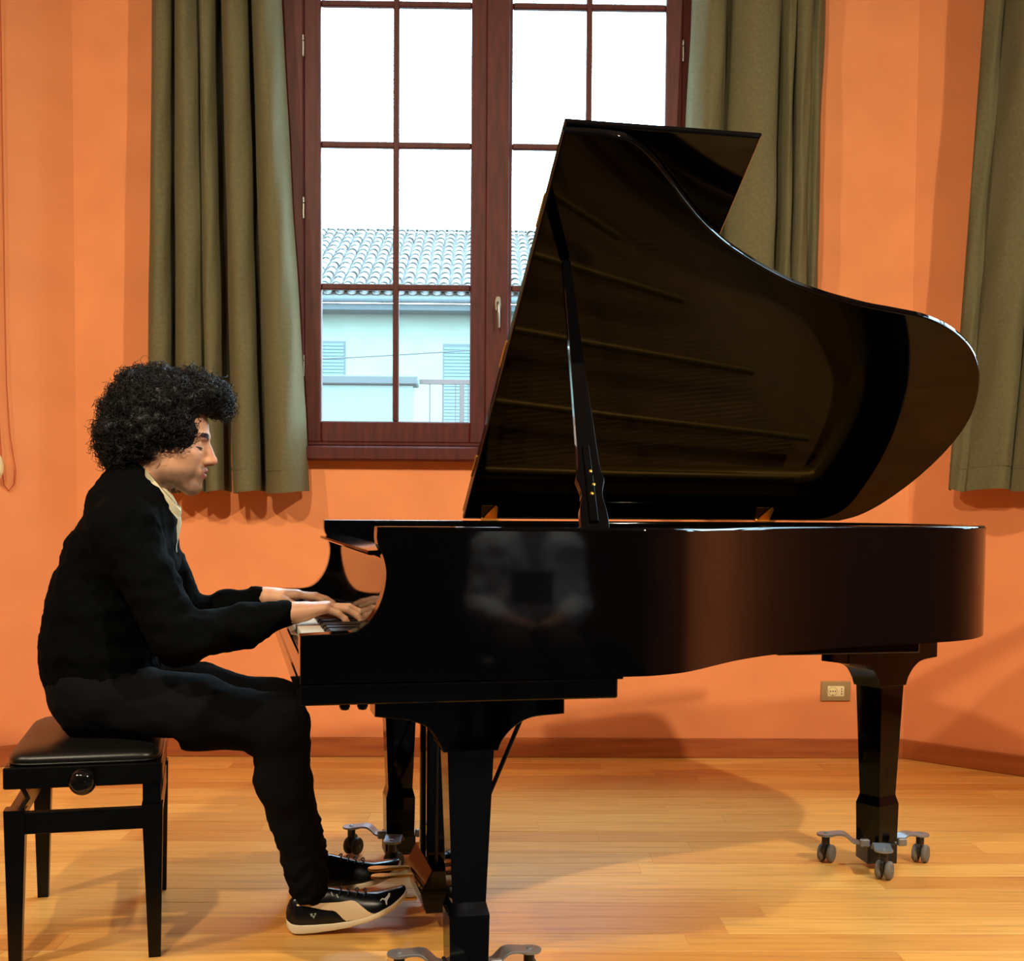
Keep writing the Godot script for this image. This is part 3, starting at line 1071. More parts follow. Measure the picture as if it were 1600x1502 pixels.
func build_piano() -> void:
	var pn := thing("grand_piano", "black polished grand piano with its lid propped open", "piano", Vector3(-0.3544, 0, -2.438), 0.196)
	var blk := mat("piano_lacquer", "#050506", 0.05, 0.0, 0.32)
	var satin := mat("piano_satin_black", "#0b0b0c", 0.35)
	var brass := mat("brass", "#d8a548", 0.3, 0.75)
	var felt := mat("black_felt", "#08080a", 0.95)
	# --- case rim, lofted along its plan
	var path := rim_path()
	var groups: Array = [[[0.0, 0.705], [0.0, PY - 0.008]], [], [[-0.06, PY - 0.008], [-0.06, 0.705]], [[-0.06, 0.705], [0.0, 0.705]]]
	for k in 6:
		var a := PI / 2 * k / 5.0
		groups[1].append([-0.008 + 0.008 * cos(a), PY - 0.008 + 0.008 * sin(a)])
	for k in 6:
		var a := PI / 2 * k / 5.0
		groups[1].append([-0.052 - 0.008 * sin(a), PY - 0.008 + 0.008 * cos(a)])
	var rim := B.new()
	for gr in groups:
		var l: Array = []
		for e in gr:
			var line := PackedVector3Array()
			for q in offset_path(path, -e[0]):
				line.append(Vector3(q.x, e[1], q.y))
			l.append(line)
		rim.grid(l, false, false)
	part(pn, "case_rim", rim, blk)
	# --- cheeks with the scooped front
	var arm := PackedVector2Array([Vector2(0.0, 0.703), Vector2(0.30, 0.703), Vector2(0.30, PY), Vector2(0.147, PY)])
	arm.append_array(curve2(V2([0.146, 0.985, 0.149, 0.970, 0.158, 0.950, 0.1645, 0.920, 0.161, 0.885, 0.150, 0.852, 0.133, 0.826, 0.110, 0.807, 0.084, 0.8005, 0.04, 0.799, 0.0, 0.797]), 5))
	for z in [[-0.055, 0.0], [-PW, -PW + 0.055]]:
		var b := B.new()
		b.prism(arm, z[0], z[1], 0.003)
		part(pn, "cheek", b, blk)
	# --- key bed and the parts round the keyboard
	var kb := B.new()
	kb.box(Vector3(0.0, 0.662, -PW), Vector3(0.633, 0.702, 0.0), 0.003)
	part(pn, "key_bed", kb, blk)
	var sill := B.new()
	sill.box(Vector3(0.50, 0.70, -PW + 0.07), Vector3(0.645, 0.722, -0.001), 0.002)
	part(pn, "rim_ledge", sill, blk)
	boxed(pn, "key_slip", Vector3(0.002, 0.703, -PW + 0.056), Vector3(0.02, 0.753, -0.056), blk)
	for z in [-0.134, -PW + 0.056]:
		boxed(pn, "key_block", Vector3(0.003, 0.754, z), Vector3(0.162, 0.785, z + 0.077), blk, 0.004)
	var fb := B.new()
	var fp := curve2(V2([0.172, 0.765, 0.178, 0.83, 0.181, 0.88, 0.180, 0.93, 0.172, 0.948]), 5)
	fp.append_array(PackedVector2Array([Vector2(0.138, 0.949), Vector2(0.134, 0.953), Vector2(0.136, 0.958), Vector2(0.20, 0.962), Vector2(0.205, 0.765)]))
	fb.prism(fp, -PW + 0.056, -0.056, 0.0015)
	part(pn, "fallboard", fb, blk)
	boxed(pn, "front_rail", Vector3(0.32, 0.92, -PW + 0.056), Vector3(0.35, 0.985, -0.056), blk, 0.003)
	# --- 52 white and 36 black keys
	var wk := B.new()
	wk.box(Vector3(0.024, 0.733, 0.0004), Vector3(0.17, 0.763, 0.0231), 0.0015)
	var wm := wk.mesh()
	var bk := B.new()
	bk.prism(PackedVector2Array([Vector2(0.076, 0.762), Vector2(0.172, 0.762), Vector2(0.172, 0.775), Vector2(0.084, 0.774), Vector2(0.078, 0.770)]), 0.0, 0.0105, 0.001)
	var bm := bk.mesh()
	var ivory := mat("ivory_key", "#e9e4d6", 0.25)
	var ebony := mat("ebony_key", "#0a0a0b", 0.3)
	for i in 52:
		var o := part(pn, "white_key", wm, ivory)
		o.position.z = -1.356 + i * 0.0235
		# the lowest note A is at the far end; after A, C, D, F and G stands a black key
		if i < 51 and [0, 2, 3, 5, 6].has(i % 7):
			var q := part(pn, "black_key", bm, ebony)
			q.position.z = -1.356 + (i + 1) * 0.0235 - 0.00525
	# --- inside: soundboard, iron plate, strings, dampers
	var inner := offset_path(path, 0.062)
	var sp := PackedVector2Array([Vector2(0.30, inner[inner.size() - 1].y), Vector2(0.30, inner[0].y)])
	for p in inner:
		if p.x > 0.31:
			sp.append(p)
	var sbp := PackedVector2Array()
	for p in sp:
		var q := Vector2(p.x, -p.y)
		if sbp.is_empty() or (sbp[sbp.size() - 1].distance_to(q) > 0.008 and sbp[0].distance_to(q) > 0.008):
			sbp.append(q)
	var flat := Transform3D(Basis(Vector3(1, 0, 0), Vector3(0, 0, -1), Vector3(0, 1, 0)), Vector3.ZERO)
	var so := B.new()
	so.t = flat
	so.prism(sbp, 0.795, 0.805, 0)
	part(pn, "soundboard", so, mat("spruce", "#b98a52", 0.4))
	var gold := mat("gold_plate", "#a8843e", 0.4, 0.6)
	var pl := B.new()
	pl.box(Vector3(0.36, 0.86, -PW + 0.08), Vector3(0.56, 0.885, -0.08), 0.004)
	for s in [[-0.35, -0.62, 1.02], [-0.62, -0.80, 1.25], [-0.88, -1.02, 1.52], [-1.12, -1.24, 1.75], [-1.36, -1.38, 1.78]]:
		pl.tube([Vector3(0.5, 0.90, s[0]), Vector3(lerpf(0.5, s[2], 0.5), 0.905, (s[0] + s[1]) / 2), Vector3(s[2], 0.89, s[1])], 0.014, 8)
	var hitch := offset_path(path, 0.11)
	var hp: Array = []
	for i in range(0, hitch.size(), 2):
		if hitch[i].x > 0.5:
			hp.append(Vector3(hitch[i].x, 0.875, hitch[i].y))
	pl.tube(hp, 0.03, 8)
	part(pn, "iron_plate", pl, gold)
	var stw := B.new()
	for i in 75:
		var f := i / 74.0
		var z0 := lerpf(-0.12, -1.37, f)
		var u1 := lerpf(0.62, 1.78, pow(f, 0.8))
		var z1 := lerpf(-0.16, -1.2, f)
		stw.tube([Vector3(0.44, 0.895, z0), Vector3(u1, 0.885, z1)], lerpf(0.0006, 0.0022, f), 3, false)
	part(pn, "strings", stw, mat("string_steel", "#a88a5c", 0.3, 1.0)).set_meta("kind", "stuff")
	var dm := B.new()
	for i in 66:
		var z := lerpf(-0.2, -1.36, i / 65.0)
		dm.box(Vector3(0.60, 0.90, z - 0.006), Vector3(0.66, 0.93, z + 0.006), 0.001)
	part(pn, "dampers", dm, felt).set_meta("kind", "stuff")
	boxed(pn, "pin_block_cover", Vector3(0.205, 0.83, -PW + 0.062), Vector3(0.355, 0.90, -0.062), satin)
	boxed(pn, "bottom_beam", Vector3(0.70, 0.715, -PW + 0.2), Vector3(0.80, 0.79, -0.25), satin)
	boxed(pn, "bottom_beam", Vector3(1.2, 0.715, -PW + 0.08), Vector3(1.3, 0.79, -0.55), satin)
	# --- lid, opened about the far edge
	var lid := Node3D.new()
	lid.name = "lid"
	pn.add_child(lid)
	lid.position = Vector3(0, PY + 0.002, -PW - 0.004)
	# local x along the piano, local y up the slope, local z the upper (outer) side
	lid.basis = Basis(Vector3(1, 0, 0), Vector3(0, sin(LID), cos(LID)), Vector3(0, cos(LID), -sin(LID)))
	lid.basis = Basis(Vector3(1, 0, 0), Vector3(0, sin(LID), cos(LID)), Vector3(1, 0, 0).cross(Vector3(0, sin(LID), cos(LID))))
	var lp := PackedVector2Array([Vector2(0.582, 0.0), Vector2(1.80, 0.0)])
	var edge := curve2(V2([1.86, 0.0, 1.92, 0.035, 1.972, 0.105, 2.022, 0.225, 2.052, 0.35, 2.062, 0.47, 2.05, 0.58, 2.01, 0.695, 1.954, 0.795, 1.885, 0.872, 1.80, 0.932, 1.70, 0.975, 1.60, 0.995, 1.484, 1.016, 1.3, 1.070, 1.109, 1.166, 0.979, 1.260, 0.842, 1.397, 0.785, 1.452, 0.73, 1.488, 0.68, 1.497]), 5)
	lp.append_array(edge)
	lp.append(Vector2(0.578, 1.497))
	# the outer side of the lid faces local -z when x cross y points down into the piano
	var zs := -1.0 if (lid.basis.z.y < 0) else 1.0
	var lb := B.new()
	lb.prism(lp, minf(0.0, zs * 0.022), maxf(0.0, zs * 0.022), 0.006)
	part(lid, "main_lid", lb, blk)
	var fl := B.new()
	var f0 := zs * 0.026
	var f1 := zs * 0.046
	fl.prism(PackedVector2Array([Vector2(0.585, 0.0), Vector2(1.042, 0.0), Vector2(1.042, 1.499), Vector2(0.585, 1.499)]), minf(f0, f1), maxf(f0, f1), 0.006)
	part(lid, "front_flap", fl, blk)
	for k in 3:
		var hg := B.new()
		hg.tube([Vector3(0.581, 0.2 + k * 0.5, zs * 0.024), Vector3(0.581, 0.3 + k * 0.5, zs * 0.024)], 0.004, 8)
		part(lid, "flap_hinge", hg, brass)
	# lid hinges on the far rim
	for u in [0.638, 1.555]:
		var hg := B.new()
		hg.box(Vector3(u, PY + 0.0005, -PW + 0.004), Vector3(u + 0.05, PY + 0.004, -PW + 0.045), 0.001)
		hg.tube([Vector3(u, PY + 0.006, -PW + 0.004), Vector3(u + 0.05, PY + 0.006, -PW + 0.004)], 0.005, 8)
		hg.t = Transform3D(lid.basis, lid.position)
		var d := -zs
		hg.prism(PackedVector2Array([Vector2(u + 0.006, 0.012), Vector2(u + 0.05, 0.012), Vector2(u + 0.044, 0.07), Vector2(u + 0.034, 0.085), Vector2(u + 0.022, 0.06)]), minf(d * 0.0005, d * 0.004), maxf(d * 0.0005, d * 0.004), 0.001)
		part(pn, "lid_hinge", hg, brass)
	# --- prop stick
	var pb := Vector3(0.600, 0.985, -0.062)
	var pt := Vector3(0.664, PY + 1.118 * sin(LID), -PW + 1.118 * cos(LID))
	var py := (pt - pb).normalized()
	var px := Vector3(1, 0, 0)
	px = (px - py * px.dot(py)).normalized()
	var prop := Node3D.new()
	prop.name = "lid_prop"
	pn.add_child(prop)
	prop.transform = Transform3D(Basis(px, py, px.cross(py)), pb)
	var ln := (pt - pb).length() - 0.003
	var pp := PackedVector2Array()
	pp.append_array(curve2(V2([0.031, 0.0, 0.030, 0.06, 0.024, 0.105, 0.029, 0.135, 0.031, 0.150, 0.025, 0.19, 0.021, 0.33, 0.015, 0.55, 0.011, ln]), 4))
	pp.append_array(curve2(V2([-0.009, ln, -0.014, 0.55, -0.019, 0.33, -0.023, 0.19, -0.030, 0.150, -0.027, 0.135, -0.022, 0.105, -0.029, 0.06, -0.030, 0.0]), 4))
	var ps := B.new()
	ps.prism(pp, -0.010, 0.010, 0.002)
	part(prop, "stick", ps, blk)
	var ss := B.new()
	ss.prism(PackedVector2Array([Vector2(-0.011, 0.03), Vector2(0.007, 0.03), Vector2(0.004, 0.235), Vector2(-0.010, 0.235)]), 0.0105, 0.017, 0.0015)
	part(prop, "short_stick", ss, blk)
	for q in [[-0.002, 0.10], [0.004, 0.125], [0.0, 0.16]]:
		var pin := B.new()
		pin.t = Transform3D(Basis(Vector3.RIGHT, PI / 2), Vector3(q[0], q[1], 0.017))
		pin.lathe([[0.0, 0.0], [0.0035, 0.0], [0.0035, 0.003], [0.0, 0.004]], 10)
		part(prop, "brass_pin", pin, brass)
	# --- legs
	for z in [-0.24, -PW + 0.13]:
		var lg := leg_mesh()
		var o := part(pn, "leg", lg, blk)
		o.position = Vector3(0.358, 0, z + 0.055)
	var tail := part(pn, "leg", leg_mesh(0.150), blk)
	var tp := Vector3(1.152, 0, -3.70)
	tail.position = pn.transform.affine_inverse() * tp
	tail.rotation.y = 0.40
	boxed(pn, "leg_mount", Vector3(1.30, 0.655, -1.20), Vector3(1.72, 0.712, -0.72), blk, 0.004)
	# --- lyre with three pedals
	var ly := Node3D.new()
	ly.name = "lyre"
	pn.add_child(ly)
	ly.position = Vector3(0.372, 0, -0.745)
	for z in [-0.055, 0.055]:
		var ps2 := B.new()
		ps2.box(Vector3(-0.024, 0.155, z - 0.012), Vector3(0.024, 0.662, z + 0.012), 0.004)
		part(ly, "lyre_post", ps2, blk)
	var lt := B.new()
	lt.box(Vector3(-0.05, 0.630, -0.12), Vector3(0.05, 0.662, 0.12), 0.004)
	part(ly, "lyre_top", lt, blk)
	var bx := B.new()
	bx.prism(PackedVector2Array([Vector2(-0.036, 0.048), Vector2(0.045, 0.048), Vector2(0.045, 0.118), Vector2(0.02, 0.155), Vector2(-0.022, 0.155), Vector2(-0.05, 0.100)]), -0.14, 0.14, 0.003)
	part(ly, "pedal_box", bx, blk)
	for z in [-0.07, 0.0, 0.07]:
		var pd := B.new()
		pd.prism(curve2(V2([-0.05, -0.010, -0.10, -0.013, -0.135, -0.019, -0.155, -0.010, -0.155, 0.010, -0.135, 0.019, -0.10, 0.013, -0.05, 0.010]), 4), 0.0, 0.007, 0.002)
		var o := part(ly, "pedal", pd, brass)
		o.transform = Transform3D(Basis(Vector3(1, 0, 0), Vector3(0, 0, -1), Vector3(0, 1, 0)), Vector3(0, 0.066 if z > 0.05 else 0.104, z)).rotated_local(Vector3.UP, 0.0)
		var rod := B.new()
		rod.tube([Vector3(0.0, 0.155, z), Vector3(0.0, 0.64, z)], 0.004, 6)
		part(ly, "trap_rod", rod, satin)
	for z in [-0.1, 0.1]:
		var br := B.new()
		br.tube([Vector3(0.03, 0.10, z), Vector3(0.26, 0.66, z * 1.3)], 0.006, 8)
		part(ly, "lyre_brace", br, blk)
	for x in [0.09, 0.125]:
		var kn := B.new()
		kn.t = Transform3D(Basis.IDENTITY, Vector3(x, 0.642, -0.06))
		kn.lathe([[0.0, 0.0], [0.008, 0.002], [0.011, 0.009], [0.008, 0.016], [0.005, 0.021]], 14)
		part(pn, "stop_knob", kn, blk)

func leg_mesh(top := 0.537) -> ArrayMesh:
	var b := B.new()
	# ears under the case; x is along the ears
	var ear := PackedVector2Array([Vector2(-0.20, 0.662), Vector2(-0.20, 0.615)])
	ear.append_array(curve2(V2([-0.13, 0.606, -0.095, 0.592, -0.072, 0.566, -0.058, 0.537]), 5))
	ear.append_array(curve2(V2([0.058, 0.537, 0.068, 0.560, 0.092, 0.586, 0.13, 0.605, 0.20, 0.611]), 5))
	ear.append(Vector2(0.20, 0.662))
	b.prism(ear, -0.05, 0.05, 0.003)
	var lv := [[0.537, 0.049, 0.046], [0.215, 0.036, 0.036], [0.188, 0.043, 0.043], [0.0765, 0.041, 0.041]]
	for i in 3:
		var p: Array = lv[i]
		var q: Array = lv[i + 1]
		for s in 4:
			var c0: Vector2 = [Vector2(1, 1), Vector2(1, -1), Vector2(-1, -1), Vector2(-1, 1)][s]
			var c1: Vector2 = [Vector2(1, -1), Vector2(-1, -1), Vector2(-1, 1), Vector2(1, 1)][s]
			b.quad(Vector3(c0.x * q[1], q[0], c0.y * q[2]), Vector3(c1.x * q[1], q[0], c1.y * q[2]), Vector3(c1.x * p[1], p[0], c1.y * p[2]), Vector3(c0.x * p[1], p[0], c0.y * p[2]))
	var e: Array = lv[3]
	b.quad(Vector3(-e[1], e[0], -e[2]), Vector3(e[1], e[0], -e[2]), Vector3(e[1], e[0], e[2]), Vector3(-e[1], e[0], e[2]))
	return b.mesh()

# ------------------------------------------------------------------ dollies under the legs
func build_dollies() -> void:
	var steel := mat("dolly_steel", "#8f959b", 0.42, 0.7)
	var rub := mat("caster_rubber", "#2a2a2b", 0.6)
	var tread := mat("caster_tread", "#6a6560", 0.7)
	var house := mat("caster_housing", "#141416", 0.4)
	var pb := Transform3D(Basis(Vector3.UP, 0.196), Vector3(-0.3544, 0, -2.438))
	var spots := [pb * Vector3(0.358, 0, -0.185), pb * Vector3(0.358, 0, -PW + 0.185), Vector3(1.152, 0, -3.70)]
	var labels := ["three-armed steel dolly under the treble-side front leg of the piano", "three-armed steel dolly under the front leg behind the pianist's shoes", "three-armed steel dolly under the tail leg of the piano"]
	for k in 3:
		var d := thing("piano_dolly", labels[k], "dolly", spots[k], [0.196, 0.196, 0.1][k], "dollies under the piano legs")
		var cup := B.new()
		cup.box(Vector3(-0.045, 0.018, -0.045), Vector3(0.045, 0.0755, 0.045), 0.002)
		part(d, "cup", cup, house)
		for s in [-1.0, 1.0]:
			var lip := B.new()
			lip.box(Vector3(s * 0.056 - 0.013, 0.072, 0.040), Vector3(s * 0.056 + 0.013, 0.094, 0.058), 0.003)
			part(d, "corner_lip", lip, steel)
		for a in [8.0, -105.0, 160.0]:
			var turn := Transform3D(Basis(Vector3.UP, deg_to_rad(a)), Vector3.ZERO)
			var arm := Node3D.new()
			arm.name = "arm"
			d.add_child(arm, true)
			arm.transform = turn
			# strip with a bend, 46 mm wide, ending in a round plate
			var sp := curve2(V2([0.048, 0.072, 0.066, 0.073, 0.078, 0.083, 0.090, 0.092, 0.105, 0.094, 0.12, 0.092, 0.145, 0.088]), 4)
			var st := B.new()
			var tops := PackedVector2Array(sp)
			var lo := PackedVector2Array()
			for p in sp:
				lo.append(p - Vector2(0, 0.006))
			lo.reverse()
			tops.append_array(lo)
			st.prism(tops, -0.024, 0.024, 0.001)
			st.t = Transform3D(Basis.IDENTITY, Vector3(0.145, 0.082, 0))
			st.lathe([[0.0, 0.0], [0.026, 0.0], [0.027, 0.003], [0.026, 0.006], [0.0, 0.006]], 20)
			st.t = Transform3D(Basis.IDENTITY, Vector3(0.145, 0.088, 0))
			st.lathe([[0.007, 0.0], [0.006, 0.003], [0.0, 0.005]], 10)
			part(arm, "bent_strip", st, steel)
			# twin wheel caster, swivelled
			var sw := Transform3D(Basis(Vector3.UP, deg_to_rad(-a + 50.0)), Vector3(0.145, 0, 0))
			var hb := B.new()
			hb.t = sw
			hb.lathe([[0.0, 0.058], [0.012, 0.058], [0.012, 0.082], [0.0, 0.082]], 12)
			hb.prism(curve2(V2([-0.008, 0.022, 0.018, 0.022, 0.03, 0.035, 0.026, 0.056, 0.008, 0.064, -0.014, 0.060, -0.02, 0.045]), 3, true), -0.004, 0.004, 0.001)
			part(arm, "caster_housing", hb, house)
			for s in [-1.0, 1.0]:
				var wh := B.new()
				wh.t = sw * Transform3D(Basis(Vector3.RIGHT, PI / 2), Vector3(0.010, 0.027, s * 0.0135))
				wh.lathe([[0.0, -0.008], [0.018, -0.009], [0.023, -0.008], [0.0262, -0.004], [0.0265, 0.0], [0.0262, 0.004], [0.023, 0.008], [0.018, 0.009], [0.0, 0.008]], 22)
				part(arm, "wheel", wh, tread if k == 2 else rub)
			var ax := B.new()
			ax.t = sw * Transform3D(Basis(Vector3.RIGHT, PI / 2), Vector3(0.010, 0.027, 0))
			ax.lathe([[0.0, -0.0235], [0.004, -0.0235], [0.004, 0.0235], [0.0, 0.0235]], 10)
			part(arm, "axle", ax, steel)

# ------------------------------------------------------------------ bench
func build_bench() -> void:
	var o := Vector3(-1.078, 0, -2.855)
	var yaw := 0.22
	var bn := thing("piano_bench", "black adjustable piano bench with a padded leather seat", "bench", o, yaw)
	# local x 0..0.345 towards the piano, local z 0..-0.57 away from the camera
	var blk := mat("bench_black", "#060606", 0.25, 0.0, 0.35)
	var lea := mat("black_leather", "#0e0d0b", 0.36)
	tri(lea, Vector3.ONE * 9.0, noise_tex(71, 0.08, [Color(0.8, 0.8, 0.8), Color(1, 1, 1)], 256, 3), false)
	var wx := 0.345
	var wz := 0.57
	var fr := B.new()
	fr.box(Vector3(0, 0.406, -0.022), Vector3(wx, 0.455, 0.0), 0.003)
	fr.box(Vector3(0, 0.406, -wz), Vector3(wx, 0.455, -wz + 0.022), 0.003)
	fr.box(Vector3(0, 0.406, -wz + 0.022), Vector3(0.022, 0.455, -0.022), 0.003)
	fr.box(Vector3(wx - 0.022, 0.406, -wz + 0.022), Vector3(wx, 0.455, -0.022), 0.003)
	fr.box(Vector3(0.022, 0.435, -wz + 0.022), Vector3(wx - 0.022, 0.45, -0.022), 0.001)
	part(bn, "seat_frame", fr, blk)
	# cushion with a domed top
	var rows: Array = []
	var seg := 40
	for r in [[0.012, 0.455], [0.006, 0.462], [0.004, 0.470], [0.010, 0.479], [0.025, 0.486], [0.05, 0.491], [0.09, 0.495], [0.14, 0.497], [0.1705, 0.4975]]:
		var line := PackedVector3Array()
		for j in seg:
			var a := TAU * j / seg
			var ca := cos(a)
			var sa := sin(a)
			var hx: float = wx / 2 - r[0]
			var hz: float = wz / 2 - r[0]
			var e := 0.22
			line.append(Vector3(wx / 2 + signf(ca) * pow(absf(ca), e) * hx, r[1], -wz / 2 - signf(sa) * pow(absf(sa), e) * hz))
		rows.append(line)
	var cu := B.new()
	cu.grid(rows, true, false)
	cu.fan(rows[rows.size() - 1], false)
	part(bn, "cushion", cu, lea)
	var piping := B.new()
	var pl: Array = []
	for j in seg + 1:
		pl.append(rows[1][j % seg] + Vector3(0, -0.002, 0))
	piping.tube(pl, 0.003, 6, false)
	part(bn, "piping", piping, lea)
	# lower rails
	var rl := B.new()
	rl.box(Vector3(0.004, 0.302, -0.026), Vector3(wx - 0.004, 0.352, -0.004), 0.002)
	rl.box(Vector3(0.004, 0.302, -wz + 0.004), Vector3(wx - 0.004, 0.352, -wz + 0.026), 0.002)
	rl.box(Vector3(0.004, 0.302, -wz + 0.026), Vector3(0.026, 0.352, -0.026), 0.002)
	rl.box(Vector3(wx - 0.026, 0.302, -wz + 0.026), Vector3(wx - 0.004, 0.352, -0.026), 0.002)
	part(bn, "lower_rail", rl, blk)
	for x in [0.0, wx - 0.047]:
		for z in [0.0, -wz + 0.047]:
			var lg := B.new()
			var lo := [0.008, 0.0]
			var cx: float = x + (0.006 if x == 0.0 else 0.012)
			var p0 := Vector3(x + 0.0235, 0.358, z - 0.0235)
			var p1 := Vector3(cx + 0.0145, 0.0, z - (0.0175 if z == 0.0 else 0.0295))
			for s in 4:
				var c0: Vector2 = [Vector2(1, 1), Vector2(1, -1), Vector2(-1, -1), Vector2(-1, 1)][s]
				var c1: Vector2 = [Vector2(1, -1), Vector2(-1, -1), Vector2(-1, 1), Vector2(1, 1)][s]
				var a := 0.0235
				var b := 0.0135
				lg.quad(p1 + Vector3(c0.x * b, 0, c0.y * b), p1 + Vector3(c1.x * b, 0, c1.y * b), p0 + Vector3(c1.x * a, 0, c1.y * a), p0 + Vector3(c0.x * a, 0, c0.y * a))
			lg.quad(p1 + Vector3(-0.0135, 0, -0.0135), p1 + Vector3(0.0135, 0, -0.0135), p1 + Vector3(0.0135, 0, 0.0135), p1 + Vector3(-0.0135, 0, 0.0135))
			lg.quad(p0 + Vector3(-0.0235, 0, 0.0235), p0 + Vector3(0.0235, 0, 0.0235), p0 + Vector3(0.0235, 0, -0.0235), p0 + Vector3(-0.0235, 0, -0.0235))
			part(bn, "leg", lg, blk)
	# guide post at the front corner and scissor links
	for z in [-0.026, -wz + 0.012]:
		var gp := B.new()
		gp.box(Vector3(wx - 0.045, 0.352, z - 0.0), Vector3(wx - 0.004, 0.408, z + 0.014), 0.001)
		part(bn, "guide_block", gp, blk)
		var li := B.new()
		li.tube([Vector3(0.03, 0.352, z), Vector3(0.05, 0.38, z), Vector3(0.035, 0.41, z)], 0.006, 6)
		part(bn, "scissor_link", li, mat("link_steel", "#35322e", 0.4, 0.8))
	for s in [0.0, -wz]:
		var d := 1.0 if s == 0.0 else -1.0
		var kn := B.new()
		kn.t = Transform3D(Basis(Vector3.RIGHT, PI / 2 * d), Vector3(wx * 0.5, 0.424, s))
		kn.lathe([[0.010, 0.0], [0.009, 0.008], [0.020, 0.016], [0.028, 0.026], [0.030, 0.036], [0.027, 0.046], [0.018, 0.054], [0.0, 0.057]], 28)
		part(bn, "knob", kn, mat("knob_lacquer", "#0a0a0a", 0.08))

# ------------------------------------------------------------------ small things on the walls, lamps
func build_small() -> void:
	var ot := thing("wall_outlet", "beige wall socket plate on the orange wall under the piano tail", "outlet", Vector3(1.477, 0.285, WZ))
	boxed(ot, "cover_plate", Vector3(-0.062, -0.042, 0.0), Vector3(0.062, 0.042, 0.009), mat("outlet_champagne", "#a58f66", 0.4, 0.3), 0.003)
	var cr := mat("outlet_cream", "#e6d9a8", 0.5)
	boxed(ot, "socket_insert", Vector3(-0.035, -0.022, 0.009), Vector3(0.035, 0.022, 0.011), cr, 0.001)
	var ring := B.new()
	ring.t = Transform3D(Basis(Vector3.RIGHT, PI / 2), Vector3(-0.013, 0, 0.011))
	ring.lathe([[0.017, 0.0], [0.018, 0.0015], [0.0195, 0.0]], 24)
	part(ot, "socket_ring", ring, mat("outlet_shade", "#b8a878", 0.6))
	var hole := mat("socket_hole", "#1c1812", 0.8)
	for p in [[-0.023, 0.0], [-0.013, 0.0], [-0.003, 0.0], [0.024, 0.011], [0.024, 0.0], [0.024, -0.011], [-0.013, -0.016]]:
		boxed(ot, "contact", Vector3(p[0] - 0.0024, p[1] - 0.0024, 0.011), Vector3(p[0] + 0.0024, p[1] + 0.0024, 0.0118), hole, 0.0008)
	# cord on the left bay wall, with a cream weight at its side
	var cd := B.new()
	var pts: Array = []
	var base := Transform3D(Basis(Vector3.UP, PI / 4), Vector3(XL, 0, WZ))
	for q in [[-0.304, 3.9], [-0.303, 2.6], [-0.302, 2.2], [-0.301, 1.825], [-0.298, 1.524], [-0.287, 1.323], [-0.265, 1.184], [-0.271, 1.128], [-0.293, 1.102], [-0.313, 1.125], [-0.322, 1.2], [-0.33, 1.4], [-0.335, 2.6], [-0.336, 3.9]]:
		pts.append(base * Vector3(q[0], q[1], 0.012))
	cd.tube(pts, 0.0022, 6)
	var co := part(self, "pull_cord", cd, mat("cord_orange", "#b8561f", 0.8))
	tag(co, "thin orange pull cord looped down the slanting wall behind the pianist", "cord")
	var we := B.new()
	we.t = Transform3D(Basis.IDENTITY, base * Vector3(-0.352, 1.145, 0.032))
	we.lathe([[0.0, 0.0], [0.016, 0.006], [0.026, 0.03], [0.028, 0.055], [0.022, 0.085], [0.008, 0.105], [0.0, 0.108]], 20)
	var wo := part(self, "cord_weight", we, mat("cream_plastic", "#e3d3a4", 0.5))
	tag(wo, "cream bell-shaped cord weight at the slanting wall", "weight")

func lamp(called: String, label: String, at: Vector3, aim: Vector3, energy: float, tone := Color(1.0, 0.93, 0.80), cone := 42.0) -> void:
	# a ceiling spot: bracket, housing, glowing lens and the light just in front of it
	var l := thing(called, label, "lamp", at, 0.0, "ceiling spotlights")
	var gl := mat("lamp_lens_%s" % tone.to_html(false), "#fff3e0", 0.4)
	gl.emission_enabled = true
	gl.emission = tone
	gl.emission_energy_multiplier = 20.0
	var z := (at - aim).normalized()
	var x := (Vector3.UP if absf(z.y) < 0.98 else Vector3.BACK).cross(z).normalized()
	var head := Transform3D(Basis(x, z.cross(x), z), Vector3.ZERO)
	var tilt := head * Transform3D(Basis(Vector3.RIGHT, PI / 2), Vector3.ZERO)
	var black := mat("lamp_housing", "#1b1b1c", 0.45, 0.3)
	var hs := B.new()
	hs.t = tilt
	hs.lathe([[0.06, -0.02], [0.085, -0.02], [0.088, 0.0], [0.088, 0.16], [0.06, 0.2], [0.0, 0.2]], 24)
	part(l, "housing", hs, black)
	var ln := B.new()
	ln.t = tilt
	ln.lathe([[0.0, -0.012], [0.05, -0.010], [0.082, 0.0], [0.0, 0.004]], 24)
	part(l, "lens", ln, gl)
	var st := B.new()
	st.tube([Vector3(0, 0.06, 0) + head.basis.z * 0.1, Vector3(0, TOP - at.y - 0.02, 0) + head.basis.z * 0.1], 0.012, 8)
	st.t = Transform3D(Basis.IDENTITY, Vector3(0, TOP - at.y - 0.03, 0) + head.basis.z * 0.1 * Vector3(1, 1, 1))
	st.t.origin.y = TOP - at.y - 0.03
	st.lathe([[0.0, 0.0], [0.05, 0.0], [0.06, 0.03], [0.0, 0.03]], 20)
	part(l, "bracket", st, black)
	var o := SpotLight3D.new()
	o.name = "spot_light"
	o.light_color = tone
	o.light_energy = energy
	o.light_size = 0.07
	o.spot_range = 30.0
	o.spot_attenuation = 2.0
	o.spot_angle = cone
	o.spot_angle_attenuation = 1.0
	o.shadow_enabled = true
	l.add_child(o)
	o.transform = head
	o.position = -head.basis.z * 0.03

# ------------------------------------------------------------------ the pianist
func lin(c: String) -> Color:
	return Color(c).srgb_to_linear()

